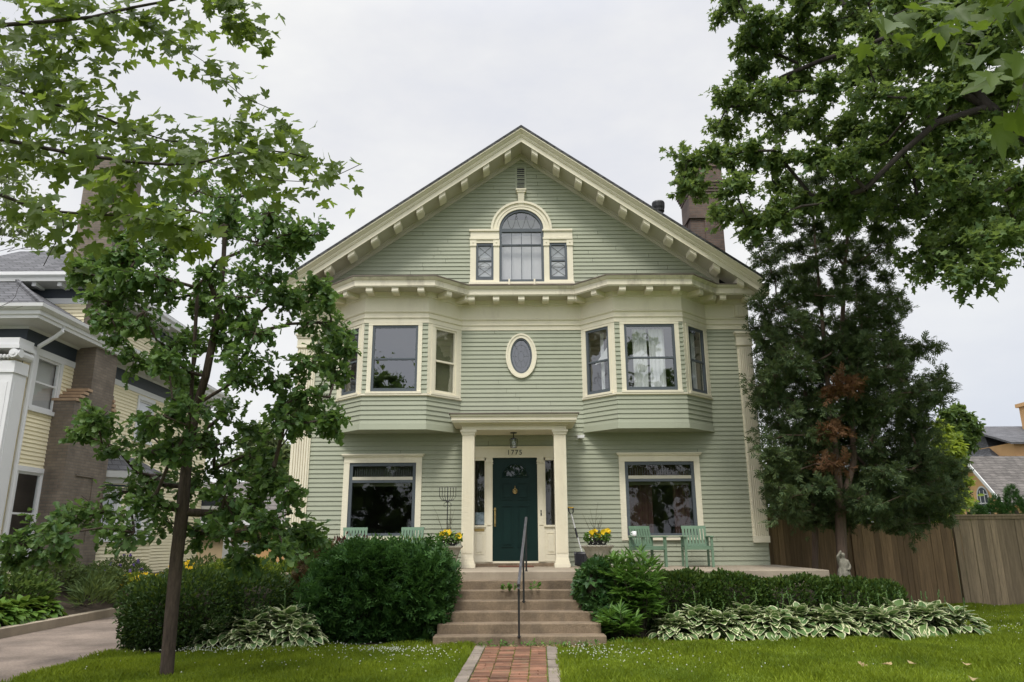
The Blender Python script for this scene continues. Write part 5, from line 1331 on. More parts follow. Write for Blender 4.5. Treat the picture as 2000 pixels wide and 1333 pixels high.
# tall maple at the right, trunk outside the frame
poly = [(1410,5),(1398,40),(1450,75),(1462,130),(1400,200),(1388,240),(1400,280),(1335,310),(1325,345),(1350,375),(1400,395),(1425,425),(1470,445),(1530,430),(1600,410),(1690,445),(1740,440),(1770,470),(1785,520),(1850,525),(1930,545),(1985,490),(2080,470),(2330,430),(2400,100),(2300,-200),(1900,-260),(1500,-160),(1430,-60)]
rnd = random.Random(9)
def dens(x, y): return 1.12 if x < 1690 and y < 420 else (.92 if x < 2010 and y > -20 else 1.7)
pts = fill_poly(poly, 43, rnd, 12000, dens)
cl = []
for px, py in pts:
    if 1690 < px < 1765 and 430 < py: continue
    Y = rnd.uniform(11.2, 15.5) if px > 1640 else rnd.uniform(13.0, 15.8)
    p = P3(px, py, Y); cl.append((*p, (.46 if px < 1690 else .56)*Y/13.5))
trunk = [(11.2, 11.5, -.1), (11.2, 11.5, 1.6), (11.1, 11.6, 3.2), (11.0, 11.7, 4.8), (10.8, 11.8, 6.4), (10.4, 12.0, 8.2), (9.9, 12.2, 10.2), (9.6, 12.3, 12)]
limbs = [[(11.0, 11.7, 4.8), P3(2090, 330, 12.2), P3(1930, 210, 12.6), P3(1850, 120, 13.0), P3(1700, 85, 13.5), P3(1640, 150, 13.8), P3(1560, 230, 14.2), P3(1500, 300, 14.6)],
         [P3(1850, 120, 13.0), P3(1740, 70, 13.0), P3(1690, 90, 13.2), P3(1600, 120, 13.8), P3(1530, 150, 14.2), P3(1420, 210, 14.8), P3(1400, 250, 15)],
         [P3(1930, 210, 12.6), P3(1830, 240, 12.6), P3(1760, 300, 12.8), P3(1690, 370, 13)]]
maple = tree('maple_tree', 'tall maple whose dense crown fills the top right of the view', trunk, cl, 'maple_far', T_MAPLE2, .108, 22, 20, M['bark'], .0042, .42, .19, limbs=limbs, slope=-.1, lift=.02)

# bright leaves of a street maple close to the camera, top right corner
nm = thing('maple_tree', 'nearest maple with big bright leaves dangling in the top right corner', 'tree', (3.9, 1.6, 0))
sk = Skeleton(); ids = sk.line([(3.9, 1.6, -.1), (3.9, 1.6, 1.5), (3.85, 1.65, 3.0), (3.8, 1.7, 4.2), (3.7, 1.7, 5.5), (3.6, 1.6, 7)])
lv = {}
for pxs, Y, n, sp in (([(2150, -160), (1990, -40), (1880, -20), (1790, 10), (1745, 30)], 3.6, 46, .085), ([(2180, 20), (2060, 60), (2010, 130), (1985, 215)], 3.3, 34, .09), ([(2100, -120), (1960, 20), (1935, 50)], 3.4, 22, .07)):
    p = [P3(a, b, Y) for a, b in pxs]; a = np.array(ids and sk.p[ids[3]]); sk.line([a+(np.array(p[0])-a)*.5+np.array((0, 0, .1))]+p, ids[3])
    near_leaves(lv, 'maple_lime' if False else 'maple_near', p, n, sp, .15, .12, -.02)
near_leaves(lv, 'maple_near', [(3.7, 1.7, 5), (3.0, 2.2, 5.6), (4.4, 1.0, 6), (3.6, 1.6, 7)], 300, .55, .14, .5)
lv['maple_near'].build('crown', LEAF['maple_corner'], nm); sk.mesh('trunk', M['bark'], sk.radii(.003, .42, .16), nm, 7)

# cedar right of the house
poly = [(1490,560),(1482,600),(1475,640),(1492,680),(1486,760),(1496,830),(1490,880),(1512,940),(1520,1000),(1560,1018),(1680,1022),(1760,1030),(1850,1015),(1885,965),(1870,930),(1830,890),(1815,820),(1838,725),(1790,750),(1762,715),(1822,682),(1770,690),(1745,650),(1768,595),(1725,562),(1768,548),(1745,505),(1760,450),(1700,400),(1660,330),(1600,320),(1560,380),(1500,430),(1480,500)]
rnd = random.Random(21)
pts = fill_poly(poly, 21, rnd, 20000, lambda x, y: 1.35 if y < 540 else (1.15 if y < 640 else 1.0))
cl = []
for px, py in pts:
    if py < 620 and rnd.random() < .15: continue
    Y = rnd.uniform(15.0, 16.6) if px < 1510 else rnd.uniform(14.7, 17.6)
    dead = abs(px-1632+(py-880)*.1) < 15 and (745 < py < 800 or 835 < py < 915) and rnd.random() < .4
    p = P3(px, py, Y if not dead else 14.9); cl.append((*p, (.27 if py < 600 else .34)*rnd.uniform(.7, 1.25), *(('cedar_dead',) if dead else ())))
trunk = [P3(1646, 1190, 15.6), P3(1644, 1080, 15.6), P3(1641, 1000, 15.6), P3(1634, 900, 15.6), P3(1622, 800, 15.65), P3(1612, 700, 15.7), P3(1604, 600, 15.75), P3(1592, 480, 15.8), P3(1588, 380, 15.8)]
trunk[0] = (trunk[0][0], trunk[0][1], -.05)
limbs = [[P3(1641, 1000, 15.6), P3(1668, 900, 15.7), P3(1660, 760, 15.8), P3(1645, 640, 15.9), P3(1650, 520, 16), P3(1660, 420, 16)]]
cedar = tree('cedar_tree', 'tall dark shaggy cedar with rusty dead patches beside the house corner', trunk, cl, 'cedar', T_SPRAY, .17, 14, 12, M['bark_cedar'], .0035, .42, .12, limbs=limbs, slope=-.35, lift=-.05, droop=.1, flat=.55)
t2 = [P3(1590, 1190, 16.4), P3(1592, 1040, 16.4), P3(1588, 940, 16.4), P3(1580, 840, 16.4), P3(1570, 740, 16.4)]; t2[0] = (t2[0][0], t2[0][1], -.05)
sk = Skeleton(); sk.line(t2); sk.mesh('side_trunk', M['bark_cedar'], [.07, .065, .06, .05, .03], cedar, 7)

# ---- background trees
def bg_tree(name, label, px0, px1, py0, py1, Y, key, n, tmpl, size, seed, group='background trees', base_px=None, ntw=8, nl=9):
    r = random.Random(seed); cl = []
    cxp, cyp, rx, ry = (px0+px1)/2, (py0+py1)/2, (px1-px0)/2, (py1-py0)/2
    for i in range(n):
        a, q = r.uniform(0, 6.283), math.sqrt(r.random()); k = 1+.18*math.sin(3*a+seed)
        yy = Y+r.uniform(-.5, .5)*rx/1447*Y; p = P3(cxp+rx*q*k*math.cos(a), cyp+ry*q*k*math.sin(a), yy); cl.append((*p, .12*(rx+ry)/1447*Y*1.35))
    b = P3(base_px or cxp, cyp+ry*.4, Y); tr = [(b[0], Y, -.1), (b[0], Y, max(.8, b[2]*.5)), (b[0]+.1, Y, max(1.2, b[2]))]
    return tree(name, label, tr, cl, key, tmpl, size, ntw, nl, M['bark'], .012, .42, .18, group=group, slope=0, lift=.02, twig=False)
bg_tree('garden_tree', 'yellow-green leafy tree beyond the fence, just right of the cedar', 1818, 1884, 845, 1005, 24, 'lime', 50, T_OVATE, .20, 1, ntw=10)
bg_tree('garden_tree', 'mid-green tree beyond the fence in front of the distant stucco house', 1838, 1900, 788, 905, 32, 'midgreen', 52, T_OVATE, .20, 2, ntw=10)
bg_tree('garden_tree', 'bright green shrubby tree seen low under the cedar behind the fence', 1630, 1870, 930, 1085, 22, 'lime', 60, T_OVATE, .18, 3)
bg_tree('garden_tree', 'green tree glimpsed between the house corner and the cedar trunk', 1465, 1645, 890, 1090, 24, 'midgreen', 75, T_OVATE, .2, 4)
bg_tree('garden_tree', 'pale green tree rising behind the garage between the two houses', 455, 575, 835, 965, 42, 'pale', 40, T_OVATE, .34, 5, ntw=10)
bg_tree('garden_tree', 'pale feathery tree behind the roof of the yellow house, far left', -140, 70, 120, 500, 30, 'pale', 60, T_OVATE, .24, 6, ntw=10)
# small bare-branched tree in front of the yellow house roof
bt = thing('bare_tree', 'leafless grey branches in front of the yellow house roof', 'tree', (-14.2, 14.2, 0))
sk = Skeleton(); r = random.Random(5); ids = sk.line([(-14.2, 14.2, 0), (-14.1, 14.2, 3), (-13.9, 14.2, 5.2), (-13.3, 14.1, 6.3)])
def tw(j, p, d, L, k):
    p = np.array(p); d = np.array(d)/np.linalg.norm(d); pts = []
    for i in range(4): d = d+np.array((r.uniform(-.25, .25), r.uniform(-.2, .2), r.uniform(-.15, .3))); d /= np.linalg.norm(d); p = p+d*L/4; pts.append(p)
    i_ = sk.line(pts, j)
    if k > 0:
        for q in range(2 if k > 1 else 3): tw(i_[r.choice((1, 2, 3))], sk.p[i_[r.choice((1, 2, 3))]], d+np.array((r.uniform(-.9, .9), r.uniform(-.5, .5), r.uniform(-.5, .9))), L*.68, k-1)
for q in range(5): tw(ids[-1-(q % 2)], sk.p[ids[-1-(q % 2)]], (1, -.05, r.uniform(-.15, .8)), 2.2, 3)
sk.mesh('trunk', M['bark'], sk.radii(.004, .36, .12), bt, 5)

# trees across the street: seen only as reflections in the window panes
r = random.Random(12)
for i, (x, y, h, w_) in enumerate([*[(-27+8.2*k, -30-3*(k % 2), 10, 5.2) for k in range(8)], (-9, -11, 14, 3.6), (-3.5, -22, 12, 4.0), (6.5, -12, 15, 3.8), (14, -16, 13, 4.4), (-19, -20, 14, 5), (1.5, -32, 16, 6)]):
    cl = []
    for k in range(46):
        d = np.array([r.gauss(0, 1) for _ in range(3)]); d /= np.linalg.norm(d); q = r.random()**.4
        cl.append((x+d[0]*w_*q, y+d[1]*w_*q, h*.54+d[2]*h*.44*q, .75))
    tree('street_tree', [*['broad low-crowned tree in the row along the far side of the street' for k in range(8)], 'spreading tree across the street mirrored in the left bay', 'small round tree across the street', 'tall tree across the street mirrored in the oval window', 'broad tree across the street to the right', 'large tree across the street to the far left', 'tallest tree far behind the street'][i], [(x, y, -.1), (x, y, 2), (x, y, h*.5)], cl, 'maple_far', T_MAPLE2, .30, 7, 9, M['bark'], .02, .42, .28, group='trees across the street', slope=0, twig=False)

# ------------------------------------------------------------------ hedges and shrubs
def shrub(name, label, cat, blobs, n, tmpl, size, keys, mats, parent_group=None, up=.5, outw=1.0, core=True, thick=.25, rough=.1, base=None, rnd=.5, droop=0.):
    """blobs: list of (cx,cy,cz,rx,ry,rz,p) superellipsoids; leaf sprays stand on and just under their surface"""
    bx = base or (blobs[0][0], blobs[0][1], 0)
    t = thing(name, label, cat, bx, 0, parent_group)
    vol = np.array([b[3]*b[4]+b[4]*b[5]+b[3]*b[5] for b in blobs]); cnt = (n*vol/vol.sum()).astype(int)
    LV = {k: Leaves() for k in keys}
    for b, m_ in zip(blobs, cnt):
        c = np.array(b[:3]); rr = np.array(b[3:6]); p = b[6] if len(b) > 6 else 3.0
        d = rand_dirs(int(m_)); s_ = (np.sum(np.abs(d)**p, 1))**(-1/p); q = d*s_[:, None]
        nz = 1+rough*(np.sin(q[:, 0]*5+q[:, 2]*4+b[0]*3)+np.sin(q[:, 1]*6-q[:, 2]*5+b[1])+np.sin(q[:, 0]*11+q[:, 1]*9))*.5
        dep = 1-thick*RNG.uniform(0, 1, int(m_))**1.7
        P = c+q*rr*(nz*dep)[:, None]
        ok = P[:, 2] > .02; P = P[ok]; dd = norm(d[ok]/rr)
        D = dd*outw+RNG.normal(size=P.shape)*rnd+np.array((0, 0, up)); N = RNG.normal(size=P.shape)*.7+dd*.4+np.array((0, 0, .6))
        top = np.clip((P[:, 2]-c[2])/rr[2], -1, 1)
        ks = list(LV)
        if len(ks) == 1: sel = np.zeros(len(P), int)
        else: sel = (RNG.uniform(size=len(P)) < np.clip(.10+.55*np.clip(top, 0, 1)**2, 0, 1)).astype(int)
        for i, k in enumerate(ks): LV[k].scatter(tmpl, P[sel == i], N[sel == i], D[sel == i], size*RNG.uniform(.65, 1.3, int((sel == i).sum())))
        if core:
            cm = MB() if b is blobs[0] else cm
            prof = [(-.999, 0)]
            V = []; nu, nv = 16, 10
            for j in range(nv+1):
                ph = -math.pi/2+math.pi*j/nv
                for i in range(nu):
                    th = 2*math.pi*i/nu; dv = np.array((math.cos(ph)*math.cos(th), math.cos(ph)*math.sin(th), math.sin(ph))); sv = (np.sum(np.abs(dv)**p))**(-1/p)
                    V.append(c+dv*sv*rr*(.60))
            cm.add([(v[0], v[1], max(v[2], .01)) for v in V], [(j*nu+i, j*nu+(i+1) % nu, (j+1)*nu+(i+1) % nu, (j+1)*nu+i) for j in range(nv) for i in range(nu)])
    for i, (k, L) in enumerate(LV.items()):
        if L.n: L.build('foliage' if i == 0 else 'new_growth', LEAF[mats[i]], t)
    if core: cm.build('inner_twigs', M['twig'], t)
    return t
# big clipped arborvitae left of the steps
shrub('arborvitae_shrub', 'large clipped arborvitae block beside the left of the steps', 'shrub', [(-2.28, 13.35, .62, 1.06, .72, .68, 4.0), (-2.95, 13.3, .55, .45, .6, .62, 3), (-1.62, 13.2, .64, .5, .6, .74, 3), (-2.3, 13.3, 1.16, .85, .5, .30, 2.5)], 11500, T_SPRAY2, .20, ['a'], ['arb'], up=.25, rnd=.5, thick=.35, rough=.17)
# dark yew hedges left
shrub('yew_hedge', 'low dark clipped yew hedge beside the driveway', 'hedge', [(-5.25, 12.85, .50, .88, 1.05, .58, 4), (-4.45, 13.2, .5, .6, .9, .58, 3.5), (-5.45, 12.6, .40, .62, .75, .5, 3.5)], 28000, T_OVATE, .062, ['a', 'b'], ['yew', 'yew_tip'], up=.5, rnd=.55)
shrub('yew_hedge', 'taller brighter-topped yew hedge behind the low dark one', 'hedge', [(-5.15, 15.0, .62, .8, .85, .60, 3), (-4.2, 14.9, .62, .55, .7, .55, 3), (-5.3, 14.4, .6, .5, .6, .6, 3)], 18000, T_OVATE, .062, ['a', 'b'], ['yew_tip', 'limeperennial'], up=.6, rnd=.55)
shrub('ivy_shrub', 'heart-leaved ivy mound in front of the low wall, left', 'shrub', [(-4.30, 14.75, .60, .36, .30, .50, 2.6)], 1500, T_OVATE, .085, ['a'], ['ivy'], up=-.5, rnd=.4)
shrub('browning_shrub', 'rusty brown shrub squeezed behind the big arborvitae', 'shrub', [(-3.55, 14.1, .75, .38, .4, .75, 2.5), (-3.75, 14.2, .5, .3, .35, .5, 2.5)], 3200, T_SPRAY2, .13, ['a', 'b'], ['brown', 'arb'], up=.5)
shrub('purple_shrub', 'thin purple-leaved shrub in front of the left porch chair', 'shrub', [(-3.25, 14.95, 1.35, .42, .22, .36, 2), (-3.6, 14.9, 1.2, .3, .2, .36, 2), (-2.95, 14.9, 1.42, .25, .2, .26, 2)], 900, T_OVATE, .07, ['a'], ['purple'], up=.7, core=False, thick=.9, base=(-3.25, 14.95, 0))
shrub('feathery_shrub', 'fine bright green shoots above the arborvitae by the stone planter', 'shrub', [(-2.0, 14.6, 1.25, .5, .25, .38, 2), (-2.55, 14.5, 1.3, .35, .2, .33, 2)], 900, T_LANCE, .13, ['a'], ['peony'], up=.9, core=False, thick=.9, base=(-2.1, 14.6, 0))
# right of the steps
shrub('euonymus_shrub', 'rounded broad-leaved shrub touching the right of the steps', 'shrub', [(1.52, 13.45, .62, .42, .42, .62, 2.6), (1.40, 13.25, .80, .28, .3, .42, 2.4), (1.62, 13.1, .35, .34, .34, .36, 2.3)], 2200, T_MAPLE2, .105, ['a'], ['ivy'], up=-.35, rnd=.45)
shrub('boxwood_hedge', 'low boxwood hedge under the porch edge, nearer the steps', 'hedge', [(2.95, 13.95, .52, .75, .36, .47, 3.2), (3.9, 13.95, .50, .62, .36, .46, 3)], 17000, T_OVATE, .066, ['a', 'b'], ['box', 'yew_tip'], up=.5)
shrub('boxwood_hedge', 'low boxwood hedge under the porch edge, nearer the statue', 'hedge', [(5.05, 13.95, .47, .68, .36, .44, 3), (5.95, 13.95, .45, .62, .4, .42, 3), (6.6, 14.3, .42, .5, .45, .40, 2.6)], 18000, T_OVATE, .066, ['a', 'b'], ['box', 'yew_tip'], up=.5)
# peony: upright stalks with divided leaves
def peony(x, y, h, w_, ns, label):
    t = thing('peony_plant', label, 'plant', (x, y, 0)); st = MB(); lv = Leaves()
    for i in range(ns):
        a = RNG.uniform(0, 6.283); q = w_*math.sqrt(RNG.uniform(0, 1)); hh = h*RNG.uniform(.62, 1.02)
        b = np.array((x+q*.35*math.cos(a), y+q*.35*math.sin(a), 0)); e = np.array((x+q*math.cos(a), y+q*math.sin(a), hh)); m_ = (b+e)/2+np.array((0, 0, .05)); st.tube([b, m_, e], [.006, .005, .003], 5)
        for k in range(7):
            tt = .42+.58*k/6; p = b+(e-b)*tt; az = RNG.uniform(0, 6.283); d = np.array((math.cos(az), math.sin(az), RNG.uniform(.1, .7))); d /= np.linalg.norm(d)
            if tt > .9: d = norm(d+np.array((0, 0, .9)))
            L = RNG.uniform(.10, .17); q2 = p+d*L
            st.tube([p, q2], .002, 3)
            nn = 7; sd = np.cross(d, (0, 0, 1.)); sd /= np.linalg.norm(sd)+1e-6
            D = np.array([d*math.cos(z_)+sd*math.sin(z_) for z_ in np.linspace(-1.1, 1.1, nn)])+RNG.normal(size=(nn, 3))*.12
            lv.scatter(T_LANCE, np.array([p+d*L*(.55+.45*(1-abs(z_)/1.2)) for z_ in np.linspace(-1.1, 1.1, nn)]), RNG.normal(size=(nn, 3))*.3+np.array((0, 0, 1)), D, RNG.uniform(.16, .24, nn))
    st.build('stems', M['twig'], t); lv.build('foliage', LEAF['peony'], t); return t
peony(2.02, 13.05, 1.22, .42, 36, 'tall bushy green peony with bare stalks right of the steps')
peony(1.72, 12.75, .38, .28, 9, 'small low leafy plant at the foot of the tall peony')

# ---- hostas
def hosta_leaf(curv, wd=.34, edge=.16):
    rows = 7; V = []; Fc = []; Mi = []
    for j in range(rows+1):
        t = j/rows; hw = wd*(math.sin(math.pi*min(1, t**.72))**.85)*(1 if t < 1 else 0)+.004; y = t; z = curv*(t*.55-t*t*.95)
        for k in (-1, -1+edge*1.6*(1 if 0 < j < rows else 1), 0, 1-edge*1.6, 1): V.append((k*hw, y, z+abs(k)*hw*.22))
    for j in range(rows):
        for k in range(4):
            a = j*5+k; Fc.append((a, a+1, a+6, a+5)); Mi.append(1 if k in (0, 3) or j == rows-1 else 0)
    return (V, Fc, Mi)
H_T = [hosta_leaf(c, w_) for c, w_ in ((.15, .36), (.3, .38), (.45, .37), (.6, .35))]
def hosta_mesh(nl, rad, h, size, seed, mats, name='hosta_plant', lean=0, wdir=0.):
    lv = Leaves(); rg = np.random.default_rng(seed)
    for ti in range(4):
        n = nl//4; q = rg.uniform(.0, 1, n)**.6 if ti else rg.uniform(0, .5, n)
        az = rg.uniform(0, 6.283, n) if not lean else rg.normal(wdir, 1.3, n)
        el = (1-q)**1.2*1.15-.42+rg.normal(0, .17, n)   # inner leaves upright
        rr = rad*q*.75; P = np.stack([rr*np.cos(az), rr*np.sin(az), h*(1-.75*q**1.8)*rg.uniform(.75, 1.05, n)], 1)
        D = np.stack([np.cos(az)*np.cos(el), np.sin(az)*np.cos(el), np.sin(el)], 1)+rg.normal(0, .13, (n, 3))
        N = np.stack([-np.cos(az)*np.sin(el), -np.sin(az)*np.sin(el), np.cos(el)+.1], 1)+rg.normal(0, .16, (n, 3))
        lv.scatter(H_T[ti], P, N, D, size*rg.uniform(.7, 1.2, n))
    return lv
def hosta_proto(label, group, seed, mats, nl=150, rad=.50, h=.36, size=.215, scape=True):
    t = thing('hosta_plant', label, 'hosta', (0, 0, 0), 0, group)
    hosta_mesh(nl, rad, h, size, seed, mats).build('foliage', mats, t)
    if scape:
        m = MB(); rg = random.Random(seed)
        for i in range(2):
            a = rg.uniform(0, 6.28); p = np.array((.1*math.cos(a), .1*math.sin(a), .25)); e = p+np.array((.06*math.cos(a), .06*math.sin(a), rg.uniform(.28, .42)))
            m.tube([p, e], [.006, .004], 5)
            for k in range(4): m.lathe([(0, -.02), (.011, 0), (0, .03)], tuple(e-np.array((rg.uniform(-.015, .015), 0, k*.03))), 5)
        m.build('flower_stalks', LEAF['hosta'], t)
    return t
hm = [LEAF['hosta'], LEAF['hosta_edge']]; hp_ = [LEAF['hosta_plain'], LEAF['hosta_plain']]
protos = [hosta_proto('x', 'variegated hostas along the right bed', s, hm) for s in (1, 2, 3)]
hr = [(2.62, 12.98, .82), (3.10, 13.30, 1.05), (3.42, 13.02, .95), (3.95, 13.32, 1.08), (4.35, 13.05, 1.0), (4.85, 13.35, 1.08), (5.25, 13.1, 1.0), (5.75, 13.42, 1.05), (6.15, 13.2, 1.0), (6.6, 13.55, 1.08), (7.0, 13.4, 1.05), (7.35, 13.85, 1.05), (7.6, 13.5, .9), (6.95, 14.1, 1.0)]
hl = ['front-most variegated hosta beside the peony stalks', 'cream-edged hosta behind the front-most one, under the boxwood', 'cream-edged hosta in the front row, second from the steps', 'cream-edged hosta in the back row with tall pointed leaves', 'cream-edged hosta in the front row below the first chair', 'cream-edged hosta in the back row near the middle of the bed', 'cream-edged hosta in the front row at the middle of the bed', 'cream-edged hosta in the back row in line with the house corner', 'cream-edged hosta in the front row below the statue', 'cream-edged hosta just in front of the statue', 'cream-edged hosta in the front row right of the statue', 'cream-edged hosta at the back of the right end of the bed', 'right-most cream-edged hosta sprawling onto the lawn', 'cream-edged hosta behind, between statue and bed end']
for i, ((x, y, k), lb) in enumerate(zip(hr, hl)):
    o = protos[i] if i < 3 else copy_tree(protos[i % 3])
    o.location = (x, y, 0); o.rotation_euler.z = i*1.7; o.scale = (k*1.08, k, k); tag(o, lb, 'hosta', 'variegated hostas along the right bed')
for i, ((x, y, k), lb) in enumerate(zip([(-4.62, 12.30, .9), (-4.18, 12.50, 1.2), (-3.62, 12.60, 1.25), (-4.05, 12.2, .85), (-3.35, 12.3, .95)], ['left-most variegated hosta in the clump by the dark hedge', 'tallest variegated hosta in the left clump', 'variegated hosta against the big arborvitae', 'small variegated hosta at the front of the left clump', 'small variegated hosta tucked under the arborvitae foot'])):
    o = copy_tree(protos[i % 3]); o.location = (x, y, 0); o.rotation_euler.z = 2+i*1.3; o.scale = (k, k, k); tag(o, lb, 'hosta', 'variegated hostas in the left clump')
pp = hosta_proto('x', 'plain green hostas along the driveway kerb', 7, hp_, 140, .48, .33, .22, False)
for i, (y, lb) in enumerate([(13.0, 'nearest plain green hosta on the driveway kerb at the left edge'), (13.6, 'second plain green hosta along the kerb from the left edge'), (14.2, 'plain green hosta in the middle of the kerb row'), (14.85, 'fourth plain green hosta along the driveway kerb'), (15.45, 'last plain green hosta before the yellow flowers'), (12.4, 'plain green hosta cut by the left edge of the view')]):
    o = pp if i == 0 else copy_tree(pp); o.location = (-9.25-.03*i, y, .15); o.rotation_euler.z = i*1.1; o.scale = (1.0, 1.0, 1.0); tag(o, lb, 'hosta', 'plain green hostas along the driveway kerb')

# ---- perennials in front of the yellow house
def perennial(label, x, y, z0, rx, ry, h, n, key, tmpl, size, flower=None, nf=0, up=.9):
    t = thing('perennial_plant', label, 'plant', (x, y, z0), 0, 'perennials in the yellow house border')
    lv = Leaves(); a = RNG.uniform(0, 6.283, n); q = np.sqrt(RNG.uniform(0, 1, n)); zz = RNG.uniform(.05, 1, n)**.7
    hh = h*(1-.5*q**2); P = np.stack([x+rx*q*np.cos(a), y+ry*q*np.sin(a), z0+zz*hh], 1)
    lv.scatter(tmpl, P, rand_dirs(n)*.7+np.array((0, -.3, .8)), np.stack([np.cos(a)*q, np.sin(a)*q, np.full(n, up)], 1)+RNG.normal(size=(n, 3))*.5, size*RNG.uniform(.6, 1.3, n)); lv.build('foliage', LEAF[key], t)
    if flower:
        fl = Leaves(); a = RNG.uniform(0, 6.283, nf); q = np.sqrt(RNG.uniform(0, 1, nf)); c = np.stack([x+rx*q*np.cos(a), y+ry*q*np.sin(a), z0+h*(1-.5*q**2)*RNG.uniform(.9, 1.1, nf)], 1)
        for k in range(6):
            an = k*math.pi/3; D = np.tile((math.cos(an), .3*math.sin(an), math.sin(an)), (nf, 1))+RNG.normal(size=(nf, 3))*.25; fl.scatter(T_OVATE, c, np.tile((0, -1., .4), (nf, 1)), D, np.full(nf, .05))
        o = fl.build('flowers', LEAF[flower], t); o['kind'] = 'stuff'
    return t
pl = [('tall grey-green perennial against the tan chimney foot', -10.0, 16.9, .55, .6, .6, .85, 2400, 'sage', T_OVATE, .065, None, 0),
      ('dark leafy perennial clump at the left edge of the border', -10.6, 14.6, .45, .9, .6, .75, 1100, 'ivy', T_OVATE, .14, None, 0),
      ('grassy upright perennial next to the yellow flowers', -8.95, 16.6, .25, .35, .4, .6, 420, 'sage', T_NEEDLE, .26, None, 0),
      ('yellow-flowering low perennial behind the dark yew hedge', -8.75, 18.2, .30, .75, .5, .55, 900, 'limeperennial', T_OVATE, .10, 'petal_yellow', 70),
      ('second patch of yellow flowers farther along the drive', -8.5, 20.2, .3, .8, .6, .75, 2200, 'sage', T_OVATE, .065, 'petal_yellow', 45),
      ('loose sage-green perennial below the yellow house bay', -9.6, 18.9, .5, .7, .7, .75, 2400, 'sage', T_OVATE, .065, 'petal_purple', 22),
      ('feathery green perennial between chimney and bay', -9.4, 17.6, .45, .6, .5, .7, 2200, 'sage', T_OVATE, .07, None, 0),
      ('leafy perennial mound at the far end of the border', -8.9, 22.4, .3, .9, .8, .85, 900, 'sage', T_OVATE, .13, None, 0),
      ('broad dark green clump under the left kerbside hostas', -10.0, 15.6, .4, .8, .5, .7, 900, 'midgreen', T_OVATE, .13, None, 0),
      ('light green shrubby perennial in front of the rear porch', -8.6, 24.5, .2, .8, .7, .95, 900, 'lime', T_OVATE, .12, None, 0),
      ('dark green foliage clump beside the front corner of the yellow house', -11.6, 14.3, .4, .9, .6, 1.0, 1000, 'ivy', T_OVATE, .15, None, 0)]
for a in pl: perennial(*a)
rnd = random.Random(31)
for i in range(9):   # rows between hedge and low wall
    pass
perennial('light green perennials filling the gap before the low garden wall', -6.9, 17.6, .02, .8, .6, .75, 1100, 'limeperennial', T_OVATE, .11, None, 0)
# small green arborvitae row behind the grey fence
for i, (px, top, bot, w_) in enumerate([(1912, 975, 1010, 20), (1948, 957, 1010, 22), (1985, 937, 1010, 24), (2030, 935, 1010, 26)]):
    b = P3(px, bot, 21.5); tp = P3(px, top, 21.5); rw = w_/1447*22
    shrub('arborvitae_tree', ['smallest conical arborvitae showing over the grey fence', 'conical arborvitae in front of the arched stucco house window', 'taller conical arborvitae at the right edge above the fence', 'conical arborvitae cut off by the right edge'][i], 'tree', [(b[0], 21.5, tp[2]*.46, rw*.85, rw*.85, tp[2]*.47, 2.0)], 2200, T_SPRAY2, .12, ['a'], ['arb'], parent_group='arborvitae row behind the fence', up=1.2, rough=.06)
# weeds on the steps
for i, (x, z_, s_) in enumerate([(-.12, .745, .8), (.02, .745, 1.0), (.38, .745, 1.0)]):
    t = thing('weed', ['small weed growing from the step, left-most of three', 'spreading weed in the step joint just left of the handrail', 'bushy weed in the step joint right of the handrail'][i], 'weed', (x, 13.66, z_-.015), 0, 'weeds on the steps')
    lv = Leaves(); n = 34; a = RNG.uniform(0, 6.283, n); lv.scatter(T_OVATE, np.stack([x+.06*s_*np.cos(a), 13.63+.03*np.sin(a), z_+RNG.uniform(-.01, .10, n)*s_], 1), rand_dirs(n)+np.array((0, -.3, .6)), np.stack([np.cos(a), np.sin(a)-.5, np.full(n, .6)], 1), RNG.uniform(.04, .08, n)); lv.build('foliage', LEAF['peony'], t)

# ------------------------------------------------------------------ lawn grass, clover, chips
def blades(n, region, hmin, hmax, key, name, wd=.0055, zf=None):
    x0, x1, y0, y1, keep = region; P = []
    X = RNG.uniform(x0, x1, n*2); Yv = RNG.uniform(y0, y1, n*2); m_ = keep(X, Yv); X, Yv = X[m_][:n], Yv[m_][:n]; k = len(X)
    h = RNG.uniform(hmin, hmax, k)*(1+.35*np.sin(X*2.1+Yv*1.3)+.25*np.sin(X*5.3-Yv*3.7)); a = RNG.uniform(0, 6.283, k); ln = RNG.uniform(.1, .8, k)*h
    w_ = wd*RNG.uniform(.7, 1.4, k); c, s_ = np.cos(a), np.sin(a); b = RNG.uniform(0, 6.283, k)
    V = np.zeros((k, 4, 3)); V[:, 0] = np.stack([X-c*w_, Yv-s_*w_, np.zeros(k)], 1); V[:, 1] = np.stack([X+c*w_, Yv+s_*w_, np.zeros(k)], 1)
    V[:, 2] = np.stack([X+c*w_*.7+ln*.4*np.cos(b), Yv+s_*w_*.7+ln*.4*np.sin(b), h*.6], 1); V[:, 3] = np.stack([X+ln*np.cos(b), Yv+ln*np.sin(b), h], 1)
    L = (np.array([0, 1, 2, 3])[None]+np.arange(k)[:, None]*4).ravel()
    return tag(np_mesh(name, V.reshape(-1, 3), L, np.full(k, 4), LEAF[key]), kind='stuff')
LB = [(1.45, 12.42), (2.2, 12.62), (3.0, 12.72), (5.0, 12.8), (7.0, 12.95), (8.1, 13.25), (8.3, 14.2), (9.6, 18.8)]
def keepR(X, Y): 
    fr_ = np.interp(X, [.6, 1.45, 2.2, 3, 5, 7, 8.1], [12.3, 12.42, 12.62, 12.72, 12.8, 12.95, 13.25])
    ok = (X > path_cx(Y)+.61) & ((Y < fr_) | ((X > 8.2+np.clip((Y-14.2)*.3, 0, 9)) & (X > 8.15)))
    return ok
